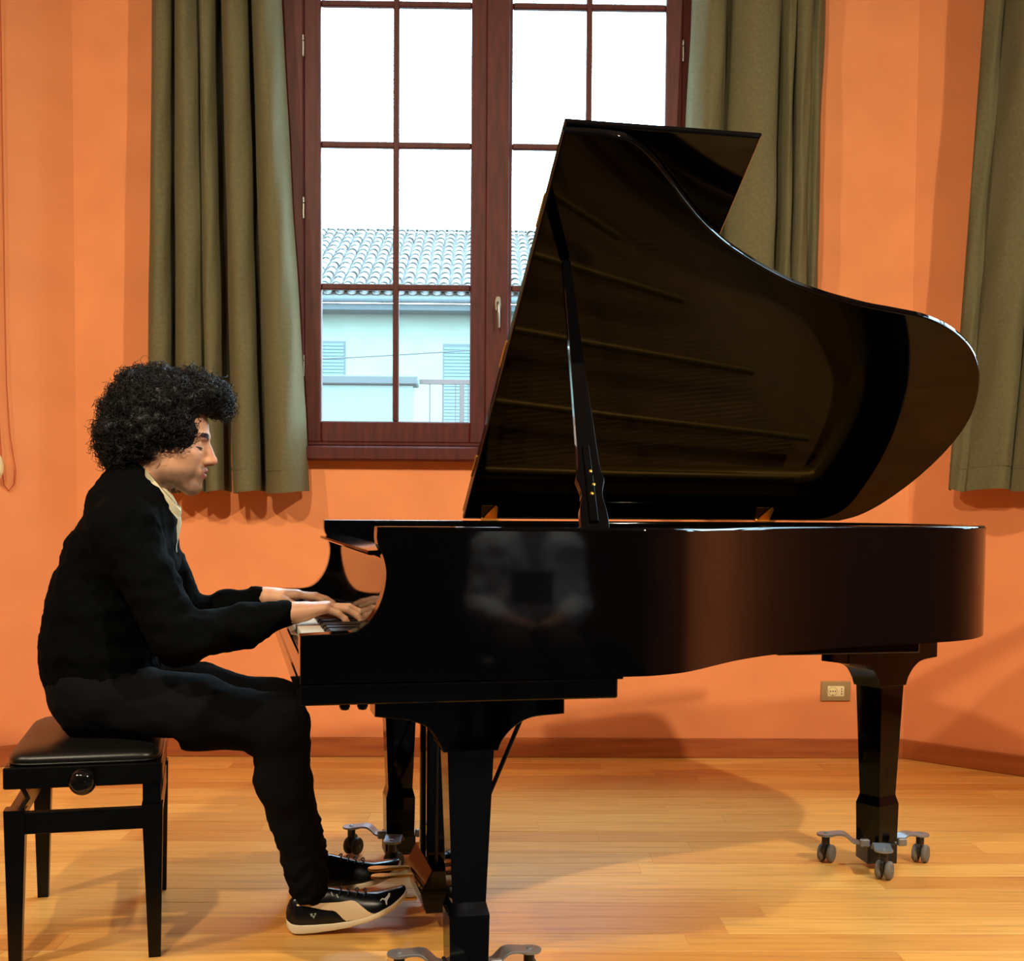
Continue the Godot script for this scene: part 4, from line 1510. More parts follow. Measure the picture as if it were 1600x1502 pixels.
func hand(f: Field, wr: Vector3, fw: Vector3, side: Vector3, lift: float, curl: Array, thumb_side: float) -> void:
	# wr wrist, fw along the hand, side towards the little finger; the palm looks down
	var up := side.cross(fw).normalized()
	if up.y < 0:
		up = -up
	var k0 := wr + fw * 0.015
	for s in [[-0.030, 0.088, 0.013], [-0.010, 0.092, 0.0135], [0.011, 0.088, 0.013], [0.030, 0.078, 0.0115]]:
		f.cap(k0 + side * s[0] * 0.6 - fw * 0.01, 0.019, wr + fw * s[1] + side * s[0] + up * lift, s[2], 0.014)
	# fingers: index, middle, ring, little; each bends down in three pieces
	var ln := [[0.044, 0.026, 0.021], [0.048, 0.030, 0.022], [0.044, 0.028, 0.021], [0.034, 0.021, 0.019]]
	var off := [-0.030, -0.010, 0.011, 0.030]
	var fo := [0.088, 0.092, 0.088, 0.078]
	for i in 4:
		var p: Vector3 = wr + fw * fo[i] + side * off[i] + up * lift
		var ang: float = curl[i][0]
		var r := [0.0098, 0.0090, 0.0082, 0.0072] if i < 3 else [0.0088, 0.0080, 0.0072, 0.0064]
		for j in 3:
			var dir: Vector3 = fw * cos(ang) - up * sin(ang) + side * off[i] * 1.5
			dir = dir.normalized()
			var q: Vector3 = p + dir * ln[i][j]
			f.cap(p, r[j], q, r[j + 1], 0.004)
			p = q
			ang += curl[i][1] * (1.0 if j == 0 else 0.7)
	# thumb from the index side of the palm
	var b := wr + fw * 0.028 + side * -0.026
	var m := b + fw * 0.034 - side * 0.026 - up * 0.010
	var e := m + fw * 0.032 - side * 0.008 - up * 0.012
	f.cap(b, 0.017, m, 0.0115, 0.012)
	f.cap(m, 0.0112, e, 0.0088, 0.004)
	f.cap(e, 0.0088, e + fw * 0.022 - up * 0.006, 0.0072, 0.004)

func build_pianist() -> void:
	var base := Vector3(-0.90, 0, -3.17)
	var man := thing("person", "man with dark curly hair in a black sweater playing the piano", "person", base)
	var skin := mat("skin", "#ffffff", 0.5)
	skin.vertex_color_use_as_albedo = true
	skin.subsurf_scatter_enabled = true
	skin.subsurf_scatter_strength = 0.15
	var tone := lin("#dca583")
	# joints
	var pel := Vector3(-0.952, 0.577, -3.17)
	var hip_r := Vector3(-0.905, 0.568, -3.07)
	var hip_l := Vector3(-0.955, 0.568, -3.265)
	var kn_r := Vector3(-0.489, 0.528, -3.06)
	var kn_l := Vector3(-0.550, 0.525, -3.36)
	var an_r := Vector3(-0.425, 0.116, -3.115)
	var an_l := Vector3(-0.465, 0.10, -3.43)
	var sh_r := Vector3(-0.850, 0.985, -3.005)
	var sh_l := Vector3(-0.916, 0.995, -3.375)
	var el_r := Vector3(-0.706, 0.738, -2.945)
	var el_l := Vector3(-0.800, 0.735, -3.47)
	var wr_r := Vector3(-0.462, 0.792, -3.03)
	var wr_l := Vector3(-0.605, 0.800, -3.48)
	var nk := Vector3(-0.848, 1.085, -3.19)
	var spine := [Vector3(-0.945, 0.633, -3.17), Vector3(-0.950, 0.712, -3.17), Vector3(-0.926, 0.823, -3.17), Vector3(-0.893, 0.918, -3.172), Vector3(-0.875, 0.995, -3.18)]
	var right := Vector3(0.17, 0, 0.985)
	# ---------------- body: trunk and limbs are slim under the clothes; head and hands have finer grids
	var b := B.new()
	var f := Field.new(Vector3(-1.2, 0.0, -3.65), Vector3(-0.3, 1.2, -2.8), 0.014)
	for i in 4:
		for s in [-1.0, 1.0]:
			f.cap(spine[i] + right * 0.06 * s, 0.085, spine[i + 1] + right * 0.06 * s, 0.085, 0.03)
	f.cap(spine[4], 0.07, nk, 0.055, 0.03)
	for q in [[hip_r, kn_r, an_r], [hip_l, kn_l, an_l]]:
		f.cap(q[0], 0.065, q[1], 0.045, 0.03)
		f.cap(q[1], 0.043, q[2], 0.028, 0.02)
	for q in [[sh_r, el_r, wr_r], [sh_l, el_l, wr_l]]:
		f.cap(q[0], 0.045, q[1], 0.035, 0.03)
		f.cap(q[1], 0.034, q[2], 0.024, 0.02)
	f.add(b, base, func(_p, _g): return tone)
	# hands
	var fr := (Vector3(-0.373, 0.800, -3.05) - wr_r).normalized()
	var sr := (right - fr * right.dot(fr)).normalized()
	var fh := Field.new(wr_r - Vector3(0.06, 0.09, 0.10), wr_r + Vector3(0.22, 0.08, 0.09), 0.003)
	fh.cap(el_r.lerp(wr_r, 0.72), 0.026, wr_r, 0.0225, 0.01)
	fh.cap(wr_r, 0.022, wr_r + fr * 0.03, 0.022, 0.014)
	hand(fh, wr_r, fr, sr, 0.006, [[0.15, 0.45], [0.12, 0.42], [0.2, 0.42], [0.45, 0.35]], 1.0)
	fh.add(b, base, func(_p, _g): return tone)
	var fl := (Vector3(0.98, -0.02, -0.19)).normalized()
	var sl := (-right + fl * right.dot(fl)).normalized()
	var fm := Field.new(wr_l - Vector3(0.06, 0.09, 0.10), wr_l + Vector3(0.22, 0.08, 0.10), 0.003)
	fm.cap(el_l.lerp(wr_l, 0.7), 0.026, wr_l, 0.0225, 0.01)
	fm.cap(wr_l, 0.022, wr_l + fl * 0.03, 0.022, 0.014)
	hand(fm, wr_l, fl, sl, 0.008, [[0.1, 0.25], [0.05, 0.25], [0.1, 0.25], [0.2, 0.3]], 1.0)
	fm.add(b, base, func(_p, _g): return tone)
	# ---------------- head in its own axes: x forward, y up, z to his right
	var yaw := 0.14
	var tilt := 0.15
	var hx := Vector3(cos(yaw) * cos(tilt), -sin(tilt), -sin(yaw) * cos(tilt))
	var hz := Vector3(sin(yaw), 0, cos(yaw))
	var hy := hz.cross(hx)
	var hb := Basis(hx, hy, hz)
	var ear := Vector3(-0.797, 1.196, -3.195)
	var H := Transform3D(hb, ear)
	var g := Field.new(Vector3(-0.14, -0.19, -0.11), Vector3(0.155, 0.16, 0.11), 0.0032)
	g.ell(Vector3(-0.018, 0.052, 0), Vector3(0.100, 0.090, 0.077), Basis.IDENTITY, 0.02)
	g.ell(Vector3(0.045, 0.046, 0), Vector3(0.055, 0.056, 0.060), Basis.IDENTITY, 0.02)
	g.ell(Vector3(0.046, -0.020, 0), Vector3(0.050, 0.070, 0.056), Basis.IDENTITY, 0.02)
	for s in [-1.0, 1.0]:
		g.cap(Vector3(-0.004, -0.026, 0.046 * s), 0.020, Vector3(0.006, -0.064, 0.038 * s), 0.020, 0.025)
		g.cap(Vector3(0.006, -0.064, 0.038 * s), 0.020, Vector3(0.072, -0.094, 0.014 * s), 0.018, 0.025)
		g.ell(Vector3(0.038, -0.038, 0.034 * s), Vector3(0.042, 0.040, 0.022), Basis.IDENTITY, 0.025)
		g.ell(Vector3(0.060, -0.012, 0.040 * s), Vector3(0.028, 0.022, 0.022), Basis.IDENTITY, 0.02)
	g.ell(Vector3(0.083, -0.092, 0), Vector3(0.020, 0.020, 0.024), Basis.IDENTITY, 0.015)
	g.ell(Vector3(0.084, -0.055, 0), Vector3(0.023, 0.030, 0.028), Basis.IDENTITY, 0.012)
	# brow, eye sockets, eyeballs, lids
	g.cap(Vector3(0.080, 0.031, -0.042), 0.010, Vector3(0.094, 0.034, -0.012), 0.011, 0.012)
	g.cap(Vector3(0.080, 0.031, 0.042), 0.010, Vector3(0.094, 0.034, 0.012), 0.011, 0.012)
	for s in [-1.0, 1.0]:
		g.ell(Vector3(0.100, 0.010, 0.032 * s), Vector3(0.017, 0.013, 0.018), Basis.IDENTITY, 0.010, true)
		g.ell(Vector3(0.077, 0.010, 0.031 * s), Vector3(0.0135, 0.0125, 0.014), Basis.IDENTITY, 0.003)
	# nose
	g.cap(Vector3(0.094, 0.026, 0), 0.008, Vector3(0.118, -0.018, 0), 0.0095, 0.010)
	g.cap(Vector3(0.100, 0.0, 0), 0.012, Vector3(0.108, -0.024, 0), 0.013, 0.010)
	g.ell(Vector3(0.119, -0.0225, 0), Vector3(0.0125, 0.0105, 0.0120), Basis.IDENTITY, 0.006)
	for s in [-1.0, 1.0]:
		g.ell(Vector3(0.106, -0.0265, 0.0125 * s), Vector3(0.0125, 0.0085, 0.0072), Basis.IDENTITY, 0.004)
		g.ell(Vector3(0.112, -0.0350, 0.0065 * s), Vector3(0.007, 0.004, 0.0035), Basis.IDENTITY, 0.003, true)
	# lips
	g.cap(Vector3(0.096, -0.0515, -0.020), 0.0040, Vector3(0.105, -0.0495, 0.0), 0.0062, 0.004)
	g.cap(Vector3(0.096, -0.0515, 0.020), 0.0040, Vector3(0.105, -0.0495, 0.0), 0.0062, 0.004)
	g.cap(Vector3(0.095, -0.0590, -0.018), 0.0042, Vector3(0.102, -0.0620, 0.0), 0.0070, 0.004)
	g.cap(Vector3(0.095, -0.0590, 0.018), 0.0042, Vector3(0.102, -0.0620, 0.0), 0.0070, 0.004)
	g.cap(Vector3(0.104, -0.0552, -0.020), 0.0012, Vector3(0.104, -0.0552, 0.020), 0.0012, 0.002)
	g.ell(Vector3(0.113, -0.0558, 0.0), Vector3(0.011, 0.0016, 0.022), Basis.IDENTITY, 0.002, true)
	# ears
	for s in [-1.0, 1.0]:
		g.ell(Vector3(-0.012, 0.0, 0.074 * s), Vector3(0.019, 0.032, 0.010), Basis(Vector3.BACK, -0.2), 0.006)
		g.ell(Vector3(-0.008, -0.028, 0.071 * s), Vector3(0.010, 0.011, 0.008), Basis.IDENTITY, 0.006)
		g.ell(Vector3(-0.006, 0.004, 0.086 * s), Vector3(0.010, 0.018, 0.008), Basis(Vector3.BACK, -0.2), 0.004, true)
	# neck
	var inv := H.affine_inverse()
	var nb := inv * nk
	g.cap(Vector3(-0.020, -0.03, 0.0), 0.058, nb.lerp(Vector3(-0.02, -0.03, 0), 0.15), 0.058, 0.025)
	var hn := FastNoiseLite.new()
	hn.seed = 4
	hn.frequency = 60.0
	var stub := lin("#6e5444")
	var lipc := lin("#b0665a")
	var red := lin("#cf8465")
	var hs := B.new()
	g.add(hs, Vector3.ZERO, func(p: Vector3, _n):
		var c := tone
		# beard shadow on the jaw, chin and upper lip
		var jaw := smoothstep(-0.045, -0.072, p.y - (p.x - 0.05) * 0.10) * smoothstep(-0.03, 0.015, p.x)
		jaw = maxf(jaw, smoothstep(-0.034, -0.044, p.y) * smoothstep(0.075, 0.09, p.x) * smoothstep(0.03, 0.02, absf(p.z)))
		jaw *= 1.0 - smoothstep(-0.10, -0.125, p.y)
		c = c.lerp(stub, clampf(jaw * (0.78 + 0.25 * hn.get_noise_3dv(p)), 0, 1))
		var nose := smoothstep(0.103, 0.118, p.x) * smoothstep(-0.045, -0.03, p.y)
		c = c.lerp(red, nose * 0.6)
		if p.x > 0.094 and absf(p.z) < 0.021 and p.y < -0.0475 and p.y > -0.0675:
			c = c.lerp(lipc, 0.75)
		if p.x > 0.078 and absf(absf(p.z) - 0.031) < 0.014 and p.y < 0.003 and p.y > -0.002:
			c = lin("#2a1a14")
		return c)
	for i in hs.v.size():
		b.v.append(H * hs.v[i] - base)
		b.n.append(hb * hs.n[i])
		b.c.append(hs.c[i])
	b.colored = true
	part(man, "body", b, skin)
	# eyebrows
	var bw := B.new()
	for s in [-1.0, 1.0]:
		for k in 46:
			var q := k / 45.0
			var p0 := Vector3(0.101 - 0.018 * q * q, 0.029 + 0.008 * sin(q * 2.6) - 0.002 * q, (0.010 + 0.036 * q) * s)
			var dz := 0.004 * ((k * 7) % 5 - 2) / 2.0
			bw.tube([H * (p0 + Vector3(0, dz, 0)) - base, H * (p0 + Vector3(0.003, dz + 0.002, 0.004 * s)) - base, H * (p0 + Vector3(0.001, dz + 0.001, 0.010 * s)) - base], [0.0011, 0.0010, 0.0004], 4)
	var la := B.new()
	for s in [-1.0, 1.0]:
		la.tube([H * Vector3(0.0925, 0.0035, 0.024 * s) - base, H * Vector3(0.0905, 0.0040, 0.036 * s) - base, H * Vector3(0.0835, 0.0040, 0.047 * s) - base, H * Vector3(0.0740, 0.0030, 0.0550 * s) - base], [0.0010, 0.0022, 0.0022, 0.0012], 6)
	part(man, "eyelashes", la, mat("hair_dark", "#17120e", 0.55))
	part(man, "eyebrows", bw, mat("hair_dark", "#17120e", 0.55))
	build_hair(man, base, H)
	build_clothes(man, base, spine, right, nk, [hip_r, kn_r, an_r], [hip_l, kn_l, an_l], [sh_r, el_r, wr_r], [sh_l, el_l, wr_l], H)
	shoe(man, base, Vector3(-0.474, 0.0, -3.108), 0.14, 0.15, true)
	shoe(man, base, Vector3(-0.515, 0.0, -3.43), 0.17, 0.04, false)

func build_hair(man: Node, base: Vector3, H: Transform3D) -> void:
	var rng := RandomNumberGenerator.new()
	rng.seed = 77
	# volume under the curls
	var f := Field.new(Vector3(-0.22, -0.12, -0.17), Vector3(0.20, 0.23, 0.17), 0.0065)
	var blobs := [
		[Vector3(-0.045, 0.070, 0.0), Vector3(0.105, 0.105, 0.108)],
		[Vector3(0.020, 0.120, 0.0), Vector3(0.085, 0.060, 0.085)],
		[Vector3(0.080, 0.140, 0.0), Vector3(0.050, 0.040, 0.066)],
		[Vector3(0.106, 0.112, 0.0), Vector3(0.036, 0.030, 0.050)],
		[Vector3(-0.095, 0.010, 0.0), Vector3(0.062, 0.070, 0.090)],
		[Vector3(-0.100, -0.040, 0.0), Vector3(0.046, 0.045, 0.070)],
		[Vector3(0.015, 0.055, 0.060), Vector3(0.052, 0.055, 0.040)],
		[Vector3(0.015, 0.055, -0.060), Vector3(0.052, 0.055, 0.040)],
		[Vector3(-0.035, 0.015, 0.068), Vector3(0.045, 0.042, 0.036)],
		[Vector3(-0.035, 0.015, -0.068), Vector3(0.045, 0.042, 0.036)],
		[Vector3(0.048, 0.040, 0.058), Vector3(0.022, 0.034, 0.020)],
		[Vector3(0.048, 0.040, -0.058), Vector3(0.022, 0.034, 0.020)]]
	for q in blobs:
		f.ell(q[0], q[1], Basis.IDENTITY, 0.03)
	# keep the face free
	f.ell(Vector3(0.112, 0.020, 0.0), Vector3(0.052, 0.082, 0.095), Basis.IDENTITY, 0.008, true)
	f.ell(Vector3(0.030, -0.075, 0.0), Vector3(0.085, 0.062, 0.16), Basis.IDENTITY, 0.008, true)
	var n := FastNoiseLite.new()
	n.seed = 8
	n.frequency = 38.0
	n.fractal_octaves = 2
	var m := B.new()
	f.add(m, Vector3.ZERO, null, func(p: Vector3, _g): return n.get_noise_3dv(p) * 0.013 + n.get_noise_3dv(p * 0.35) * 0.016)
	var b := B.new()
	for i in m.v.size():
		b.v.append(H * m.v[i] - base)
		b.n.append(H.basis * m.n[i])
	# springy curls rooted all over that volume
	var count := m.v.size() / 3
	for k in 4600:
		var i := (rng.randi() % count) * 3
		var p := m.v[i]
		var d := m.n[i]
		if p.x > 0.062 and p.x < 0.108 and p.y < 0.104 and absf(p.z) < 0.066:
			continue
		d = (d + Vector3(rng.randf() - 0.5, rng.randf() - 0.65, rng.randf() - 0.5) * 1.3).normalized()
		var s := d.cross(Vector3(rng.randf() - 0.5, rng.randf() - 0.5, rng.randf() - 0.5)).normalized()
		var t := d.cross(s)
		var r := rng.randf_range(0.005, 0.012)
		var l := rng.randf_range(0.010, 0.030)
		if rng.randf() < 0.06:
			l *= 1.5
		var turns := rng.randf_range(1.0, 2.0)
		var ph := rng.randf() * TAU
		var pts: Array = []
		var rad: Array = []
		for j in 13:
			var q := j / 12.0
			var a := ph + q * turns * TAU
			pts.append(H * (p + d * (l * q - 0.006) + (s * cos(a) + t * sin(a)) * r * (0.5 + 0.5 * q)) - base)
			rad.append(lerpf(0.0014, 0.0005, q))
		b.tube(pts, rad, 3, false)
	part(man, "hair", b, mat("hair_black", "#0c0a09", 0.5, 0.0, 0.4), "dark curly hair")

func build_clothes(man: Node, base: Vector3, spine: Array, right: Vector3, nk: Vector3, lr: Array, ll: Array, ar: Array, al: Array, _H: Transform3D) -> void:
	var fold := FastNoiseLite.new()
	fold.seed = 12
	fold.frequency = 7.0
	fold.fractal_octaves = 3
	# --- trousers
	var tr := Field.new(Vector3(-1.18, 0.05, -3.62), Vector3(-0.32, 0.76, -2.86), 0.0105)
	tr.cap(spine[0] + right * 0.075 + Vector3(0.0, -0.02, 0), 0.122, spine[0] - right * 0.075 + Vector3(0, -0.02, 0), 0.122, 0.03)
	for q in [lr, ll]:
		var thigh: Vector3 = (q[0] as Vector3).lerp(q[1], 0.5) + Vector3(0, 0.002, 0)
		tr.cap(q[0] + Vector3(-0.03, 0.012, 0), 0.096, thigh, 0.084, 0.04)
		tr.cap(thigh, 0.084, q[1] + Vector3(-0.015, -0.006, 0), 0.070, 0.04)
		var calf: Vector3 = (q[1] as Vector3).lerp(q[2], 0.35) + Vector3(-0.022, 0, 0)
		tr.cap(q[1], 0.066, calf, 0.064, 0.03)
		tr.cap(calf, 0.064, q[2] + Vector3(-0.006, -0.004, 0), 0.048, 0.03)
	tr.cut(Vector3(0, 0.4975, 0), Vector3(0, -1, 0), Vector3(-1.18, 0.36, -3.62), Vector3(-0.73, 0.52, -2.86))
	var b := B.new()
	tr.add(b, base, null, func(p: Vector3, g: Vector3):
		var k := fold.get_noise_3d(p.x * 1.4, p.y * 2.2, p.z * 1.4) * 0.007
		# crumples above the shoes
		var low := smoothstep(0.30, 0.14, p.y)
		k += low * 0.004 * sin(p.y * 150.0 + 6.0 * fold.get_noise_3d(p.x * 2.0, p.y, p.z * 2.0))
		return k if g.y > -0.9 else 0.0)
	part(man, "trousers", b, mat("trouser_cloth", "#0d0d0f", 0.9, 0.0, 0.2), "charcoal trousers")
	# --- sweater
	var sw := Field.new(Vector3(-1.2, 0.52, -3.62), Vector3(-0.40, 1.20, -2.80), 0.009)
	var rr := [0.128, 0.124, 0.120, 0.117, 0.094]
	for i in 4:
		for s in [-1.0, 1.0]:
			sw.cap(spine[i] + right * 0.066 * s, rr[i], spine[i + 1] + right * (0.066 if i < 3 else 0.05) * s, rr[i + 1], 0.05)
	# upper back and shoulder yoke
	sw.cap(ar[0] + Vector3(0.0, 0.0, -0.02), 0.074, spine[4] + Vector3(0.0, 0.050, 0), 0.078, 0.05)
	sw.cap(al[0] + Vector3(0.0, 0.0, 0.02), 0.074, spine[4] + Vector3(0.0, 0.050, 0), 0.078, 0.05)
	sw.cap(spine[4] + Vector3(-0.01, 0.03, 0), 0.08, nk + Vector3(-0.018, 0.028, 0), 0.062, 0.05)
	for q in [ar, al]:
		var el: Vector3 = q[1]
		sw.cap(q[0], 0.074, el, 0.056, 0.035)
		sw.cap(el, 0.058, (el as Vector3).lerp(q[2], 0.55) + Vector3(0, -0.004, 0), 0.047, 0.025)
		sw.cap(el.lerp(q[2], 0.55) + Vector3(0, -0.004, 0), 0.047, q[2] + (q[2] - el).normalized() * -0.012, 0.033, 0.02)
	# neck opening: a slanting plane from the nape to the chest
	var nrm := (Vector3(0.78, 0.62, -0.03)).normalized()
	sw.cut(Vector3(-0.794, 1.080, -3.19), nrm, Vector3(-0.96, 0.99, -3.33), Vector3(-0.60, 1.2, -3.05))
	# flat hem on the trousers
	var c := B.new()
	sw.add(c, base, null, func(p: Vector3, g: Vector3):
		var k := fold.get_noise_3d(p.x * 1.2 + 3.0, p.y * 2.6, p.z * 1.2) * 0.009
		var ridge := 1.0 - absf(fold.get_noise_3d(p.x * 1.6, p.y * 1.2 + 9.0, p.z * 1.6)) * 3.0
		k += maxf(ridge, 0.0) * 0.004
		# ribbed welt round the hips
		if p.y < 0.60 and p.y > 0.53:
			k += 0.004 * sin(p.y * 120.0)
		return k)
	var knit := mat("black_knit", "#060708", 0.95, 0.0, 0.15)
	part(man, "sweater", c, knit, "black knitted sweater")
	# --- shirt: a light front below the collar, then the collar itself
	var cream := mat("cream_cotton", "#cfc3a0", 0.85)
	var st := Field.new(Vector3(-0.96, 0.88, -3.32), Vector3(-0.66, 1.18, -3.04), 0.006)
	st.cap(spine[3] + Vector3(0.018, 0, 0), 0.105, spine[4] + Vector3(0.020, 0.02, 0), 0.094, 0.03)
	st.cap(spine[4] + Vector3(0.02, 0.02, 0), 0.09, nk + Vector3(-0.005, -0.02, 0), 0.058, 0.03)
	var sb := B.new()
	st.add(sb, base)
	part(man, "shirt", sb, cream, "cream shirt")
	var col: Array = []
	var low := PackedVector3Array()
	var mid := PackedVector3Array()
	var top := PackedVector3Array()
	# ring round the neck in the plane of the opening, open at the throat
	var ctr := Vector3(-0.833, 1.083, -3.19) + nrm * 0.012
	var ax := Vector3(0.62, -0.78, 0.0).normalized()      # down the front
	var az := right.normalized()
	for k in 41:
		var a := lerpf(0.16, TAU - 0.16, k / 40.0)
		var dirv := ax * cos(a) * (0.090 if cos(a) > 0 else 0.074) + az * sin(a) * 0.071
		var front := maxf(cos(a), 0.0)
		low.append(ctr + dirv * 1.09 - nrm * 0.008 + Vector3(0.006, -0.016, 0) * front - base)
		mid.append(ctr + dirv * 1.03 + nrm * 0.014 - base)
		top.append(ctr + dirv * 0.93 + nrm * (0.016 + 0.004 * front) - base)
	var inn := PackedVector3Array()
	for k in 41:
		inn.append(top[k] + (ctr - base - top[k]).normalized() * 0.004 - nrm * 0.03)
	col = [low, mid, top, inn]
	var cb := B.new()
	cb.grid(col, false, false)
	cb.grid(col, false, true)
	part(man, "shirt_collar", cb, cream, "cream shirt collar")
	var bt := B.new()
	bt.t = Transform3D(Basis(Vector3.BACK, -0.9), ctr + ax * 0.098 - nrm * 0.008 + az * 0.016 - base)
	bt.lathe([[0.0, 0.0], [0.005, 0.0], [0.005, 0.002], [0.0, 0.003]], 12)
	part(man, "collar_button", bt, mat("button_pearl", "#e8e2d2", 0.3))
	# shirt front under the throat
	var fp := B.new()
	var rows: Array = []
	for i in 9:
		var q := i / 8.0
		var line := PackedVector3Array()
		var p := Vector3(-0.772, 1.020, -3.18).lerp(Vector3(-0.762, 0.93, -3.17), q)
		for j in 7:
			var w := (j / 6.0 - 0.5) * lerpf(0.07, 0.03, q)
			line.append(p + az * w - Vector3(absf(w) * 0.5, 0, 0) - base)
		rows.append(line)
	fp.grid(rows, false, false)
	fp.grid(rows, false, true)
	part(man, "shirt_front", fp, mat("white_cotton", "#d8d8d4", 0.85))

# a low sneaker; heel at the origin, toes along +x, y up; pitch lifts the toes
func shoe(man: Node, base: Vector3, at: Vector3, yaw: float, pitch: float, near: bool) -> void:
	var root := Node3D.new()
	root.name = "shoe"
	man.add_child(root, true)
	root.transform = Transform3D(Basis(Vector3.UP, yaw) * Basis(Vector3.BACK, pitch * 0.45), at - base)
	root.set_meta("label", "black leather sneaker with a cream side stripe")
	# stations along the foot: x, half width, sole bottom, sole top, upper top, roundness
	var st := [[-0.010, 0.005, 0.022, 0.036, 0.050], [-0.007, 0.014, 0.012, 0.034, 0.064], [0.001, 0.024, 0.004, 0.030, 0.080], [0.010, 0.029, 0.001, 0.028, 0.088], [0.025, 0.032, 0.0, 0.026, 0.093], [0.06, 0.034, 0.0, 0.024, 0.098], [0.10, 0.036, 0.002, 0.023, 0.100], [0.14, 0.041, 0.005, 0.024, 0.088], [0.18, 0.046, 0.010, 0.028, 0.076], [0.215, 0.047, 0.017, 0.035, 0.070], [0.245, 0.042, 0.027, 0.044, 0.071], [0.265, 0.034, 0.037, 0.053, 0.072], [0.280, 0.022, 0.047, 0.061, 0.073], [0.286, 0.008, 0.053, 0.065, 0.071]]
	var lift := func(x: float) -> float: return maxf(x - 0.12, 0.0) * pitch * 0.55
	var upper: Array = []
	var sole: Array = []
	for s in st:
		var l := PackedVector3Array()
		var m := PackedVector3Array()
		var dy: float = lift.call(s[0])
		for j in 25:
			var a := lerpf(-0.15, PI + 0.15, j / 24.0)
			var e := 0.75
			var cz := signf(cos(a)) * pow(absf(cos(a)), e)
			var sy := signf(sin(a)) * pow(absf(sin(a)), 0.85)
			l.append(Vector3(s[0], s[3] + dy + sy * (s[4] - s[3]), cz * s[1] * (1.0 - 0.22 * maxf(sy, 0.0))))
		for j in 24:
			var a := TAU * j / 24
			var cz := signf(cos(a)) * pow(absf(cos(a)), 0.35)
			var sy := signf(sin(a)) * pow(absf(sin(a)), 0.35)
			m.append(Vector3(s[0] * 1.01, (s[2] + s[3]) / 2 + dy + sy * (s[3] - s[2]) / 2, cz * (s[1] + 0.003)))
		upper.append(l)
		sole.append(m)
	var leather := mat("sneaker_leather", "#0e0f12", 0.22)
	var cream := mat("sneaker_cream", "#d8bd96", 0.5)
	var ub := B.new()
	ub.grid(upper, false, true)
	ub.fan(upper[0], false)
	ub.fan(upper[upper.size() - 1], true)
	part(root, "upper", ub, leather)
	var sb := B.new()
	sb.grid(sole, true, true)
	sb.fan(sole[0], false)
	sb.fan(sole[sole.size() - 1], true)
	part(root, "sole", sb, mat("sneaker_sole", "#e2d3b4", 0.55))
	# surface of the outer side: position along the foot and height give the depth
	var sgn := 1.0 if near else -1.0
	var side := func(x: float, h: float, off: float) -> Vector3:
		var i := 0
		while i < st.size() - 2 and st[i + 1][0] < x:
			i += 1
		var q := clampf((x - st[i][0]) / (st[i + 1][0] - st[i][0]), 0, 1)
		var w := lerpf(st[i][1], st[i + 1][1], q)
		var lo := lerpf(st[i][3], st[i + 1][3], q)
		var hi := lerpf(st[i][4], st[i + 1][4], q)
		var sy := clampf((h - lo) / (hi - lo), 0.0, 0.98)
		var sa := pow(sy, 1.0 / 0.85)
		var cz := pow(sqrt(1.0 - sa * sa), 0.75) * w * (1.0 - 0.22 * sy)
		return Vector3(x, h + lift.call(x), (cz + off) * sgn)
	var strip := func(xs: Array, lo: Array, hi: Array, off: float) -> B:
		var rows: Array = []
		for i in xs.size():
			var l := PackedVector3Array()
			for j in 9:
				l.append(side.call(xs[i], lerpf(lo[i], hi[i], j / 8.0), off))
			rows.append(l)
		var r := B.new()
		r.grid(rows, false, near)
		return r
	# the broad stripe: rises from the sole at the ball of the foot and sweeps back to the heel
	var xs: Array = []
	var lo: Array = []
	var hi: Array = []
	for i in 25:
		var q := i / 24.0
		var x := lerpf(0.018, 0.205, q)
		xs.append(x)
		hi.append(maxf(0.074 - 0.007 * q - 0.036 * smoothstep(0.70, 1.0, q), 0.029))
		lo.append(minf(maxf(lerpf(0.070, 0.052, smoothstep(0.0, 0.5, q)) - 0.032 * smoothstep(0.46, 0.66, q), 0.024), hi[i] - 0.001))
	part(root, "side_stripe", strip.call(xs, lo, hi, 0.0012), cream)
	if near:
		# leaping cat emblem on the toe and a small mark at the heel
		var em := B.new()
		var cat := PackedVector2Array([Vector2(-0.016, 0.000), Vector2(-0.010, 0.003), Vector2(-0.004, 0.000), Vector2(-0.003, -0.010), Vector2(0.0, -0.012), Vector2(0.001, -0.002), Vector2(0.008, 0.006), Vector2(0.010, 0.012), Vector2(0.007, 0.013), Vector2(0.002, 0.008), Vector2(-0.005, 0.004), Vector2(-0.010, 0.006), Vector2(-0.016, 0.002)])
		var idx := Geometry2D.triangulate_polygon(cat)
		for i in range(0, idx.size(), 3):
			var q: Array = []
			for k in 3:
				var p := cat[idx[i + k]]
				q.append(side.call(0.236 + p.x, 0.056 + p.y * 0.9, 0.0016))
			em.tri(q[0], q[1], q[2])
		part(root, "cat_emblem", em, mat("emblem_white", "#d9dcdc", 0.4))
		var hm := B.new()
		for q in [[0.052, 0.046, 0.004], [0.057, 0.041, 0.004], [0.061, 0.047, 0.003]]:
			hm.tri(side.call(q[0] - q[2], q[1] + q[2], 0.0016), side.call(q[0], q[1] - q[2], 0.0016), side.call(q[0] + q[2], q[1] + q[2], 0.0016))
		part(root, "heel_mark", hm, mat("emblem_grey", "#8f9a90", 0.5))
		for q in [[0.118, 0.082, 0.0], [0.105, 0.098, 0.3]]:
			var d := B.new()
			var p: Vector3 = side.call(q[0], minf(q[1], 0.088), 0.001)
			d.tube([p + Vector3(-0.002, 0.006, 0), p, p + Vector3(0.002, -0.006, 0.0)], 0.0012, 6)
			part(root, "eyelet_bar", d, mat("emblem_white", "#d9dcdc", 0.4))
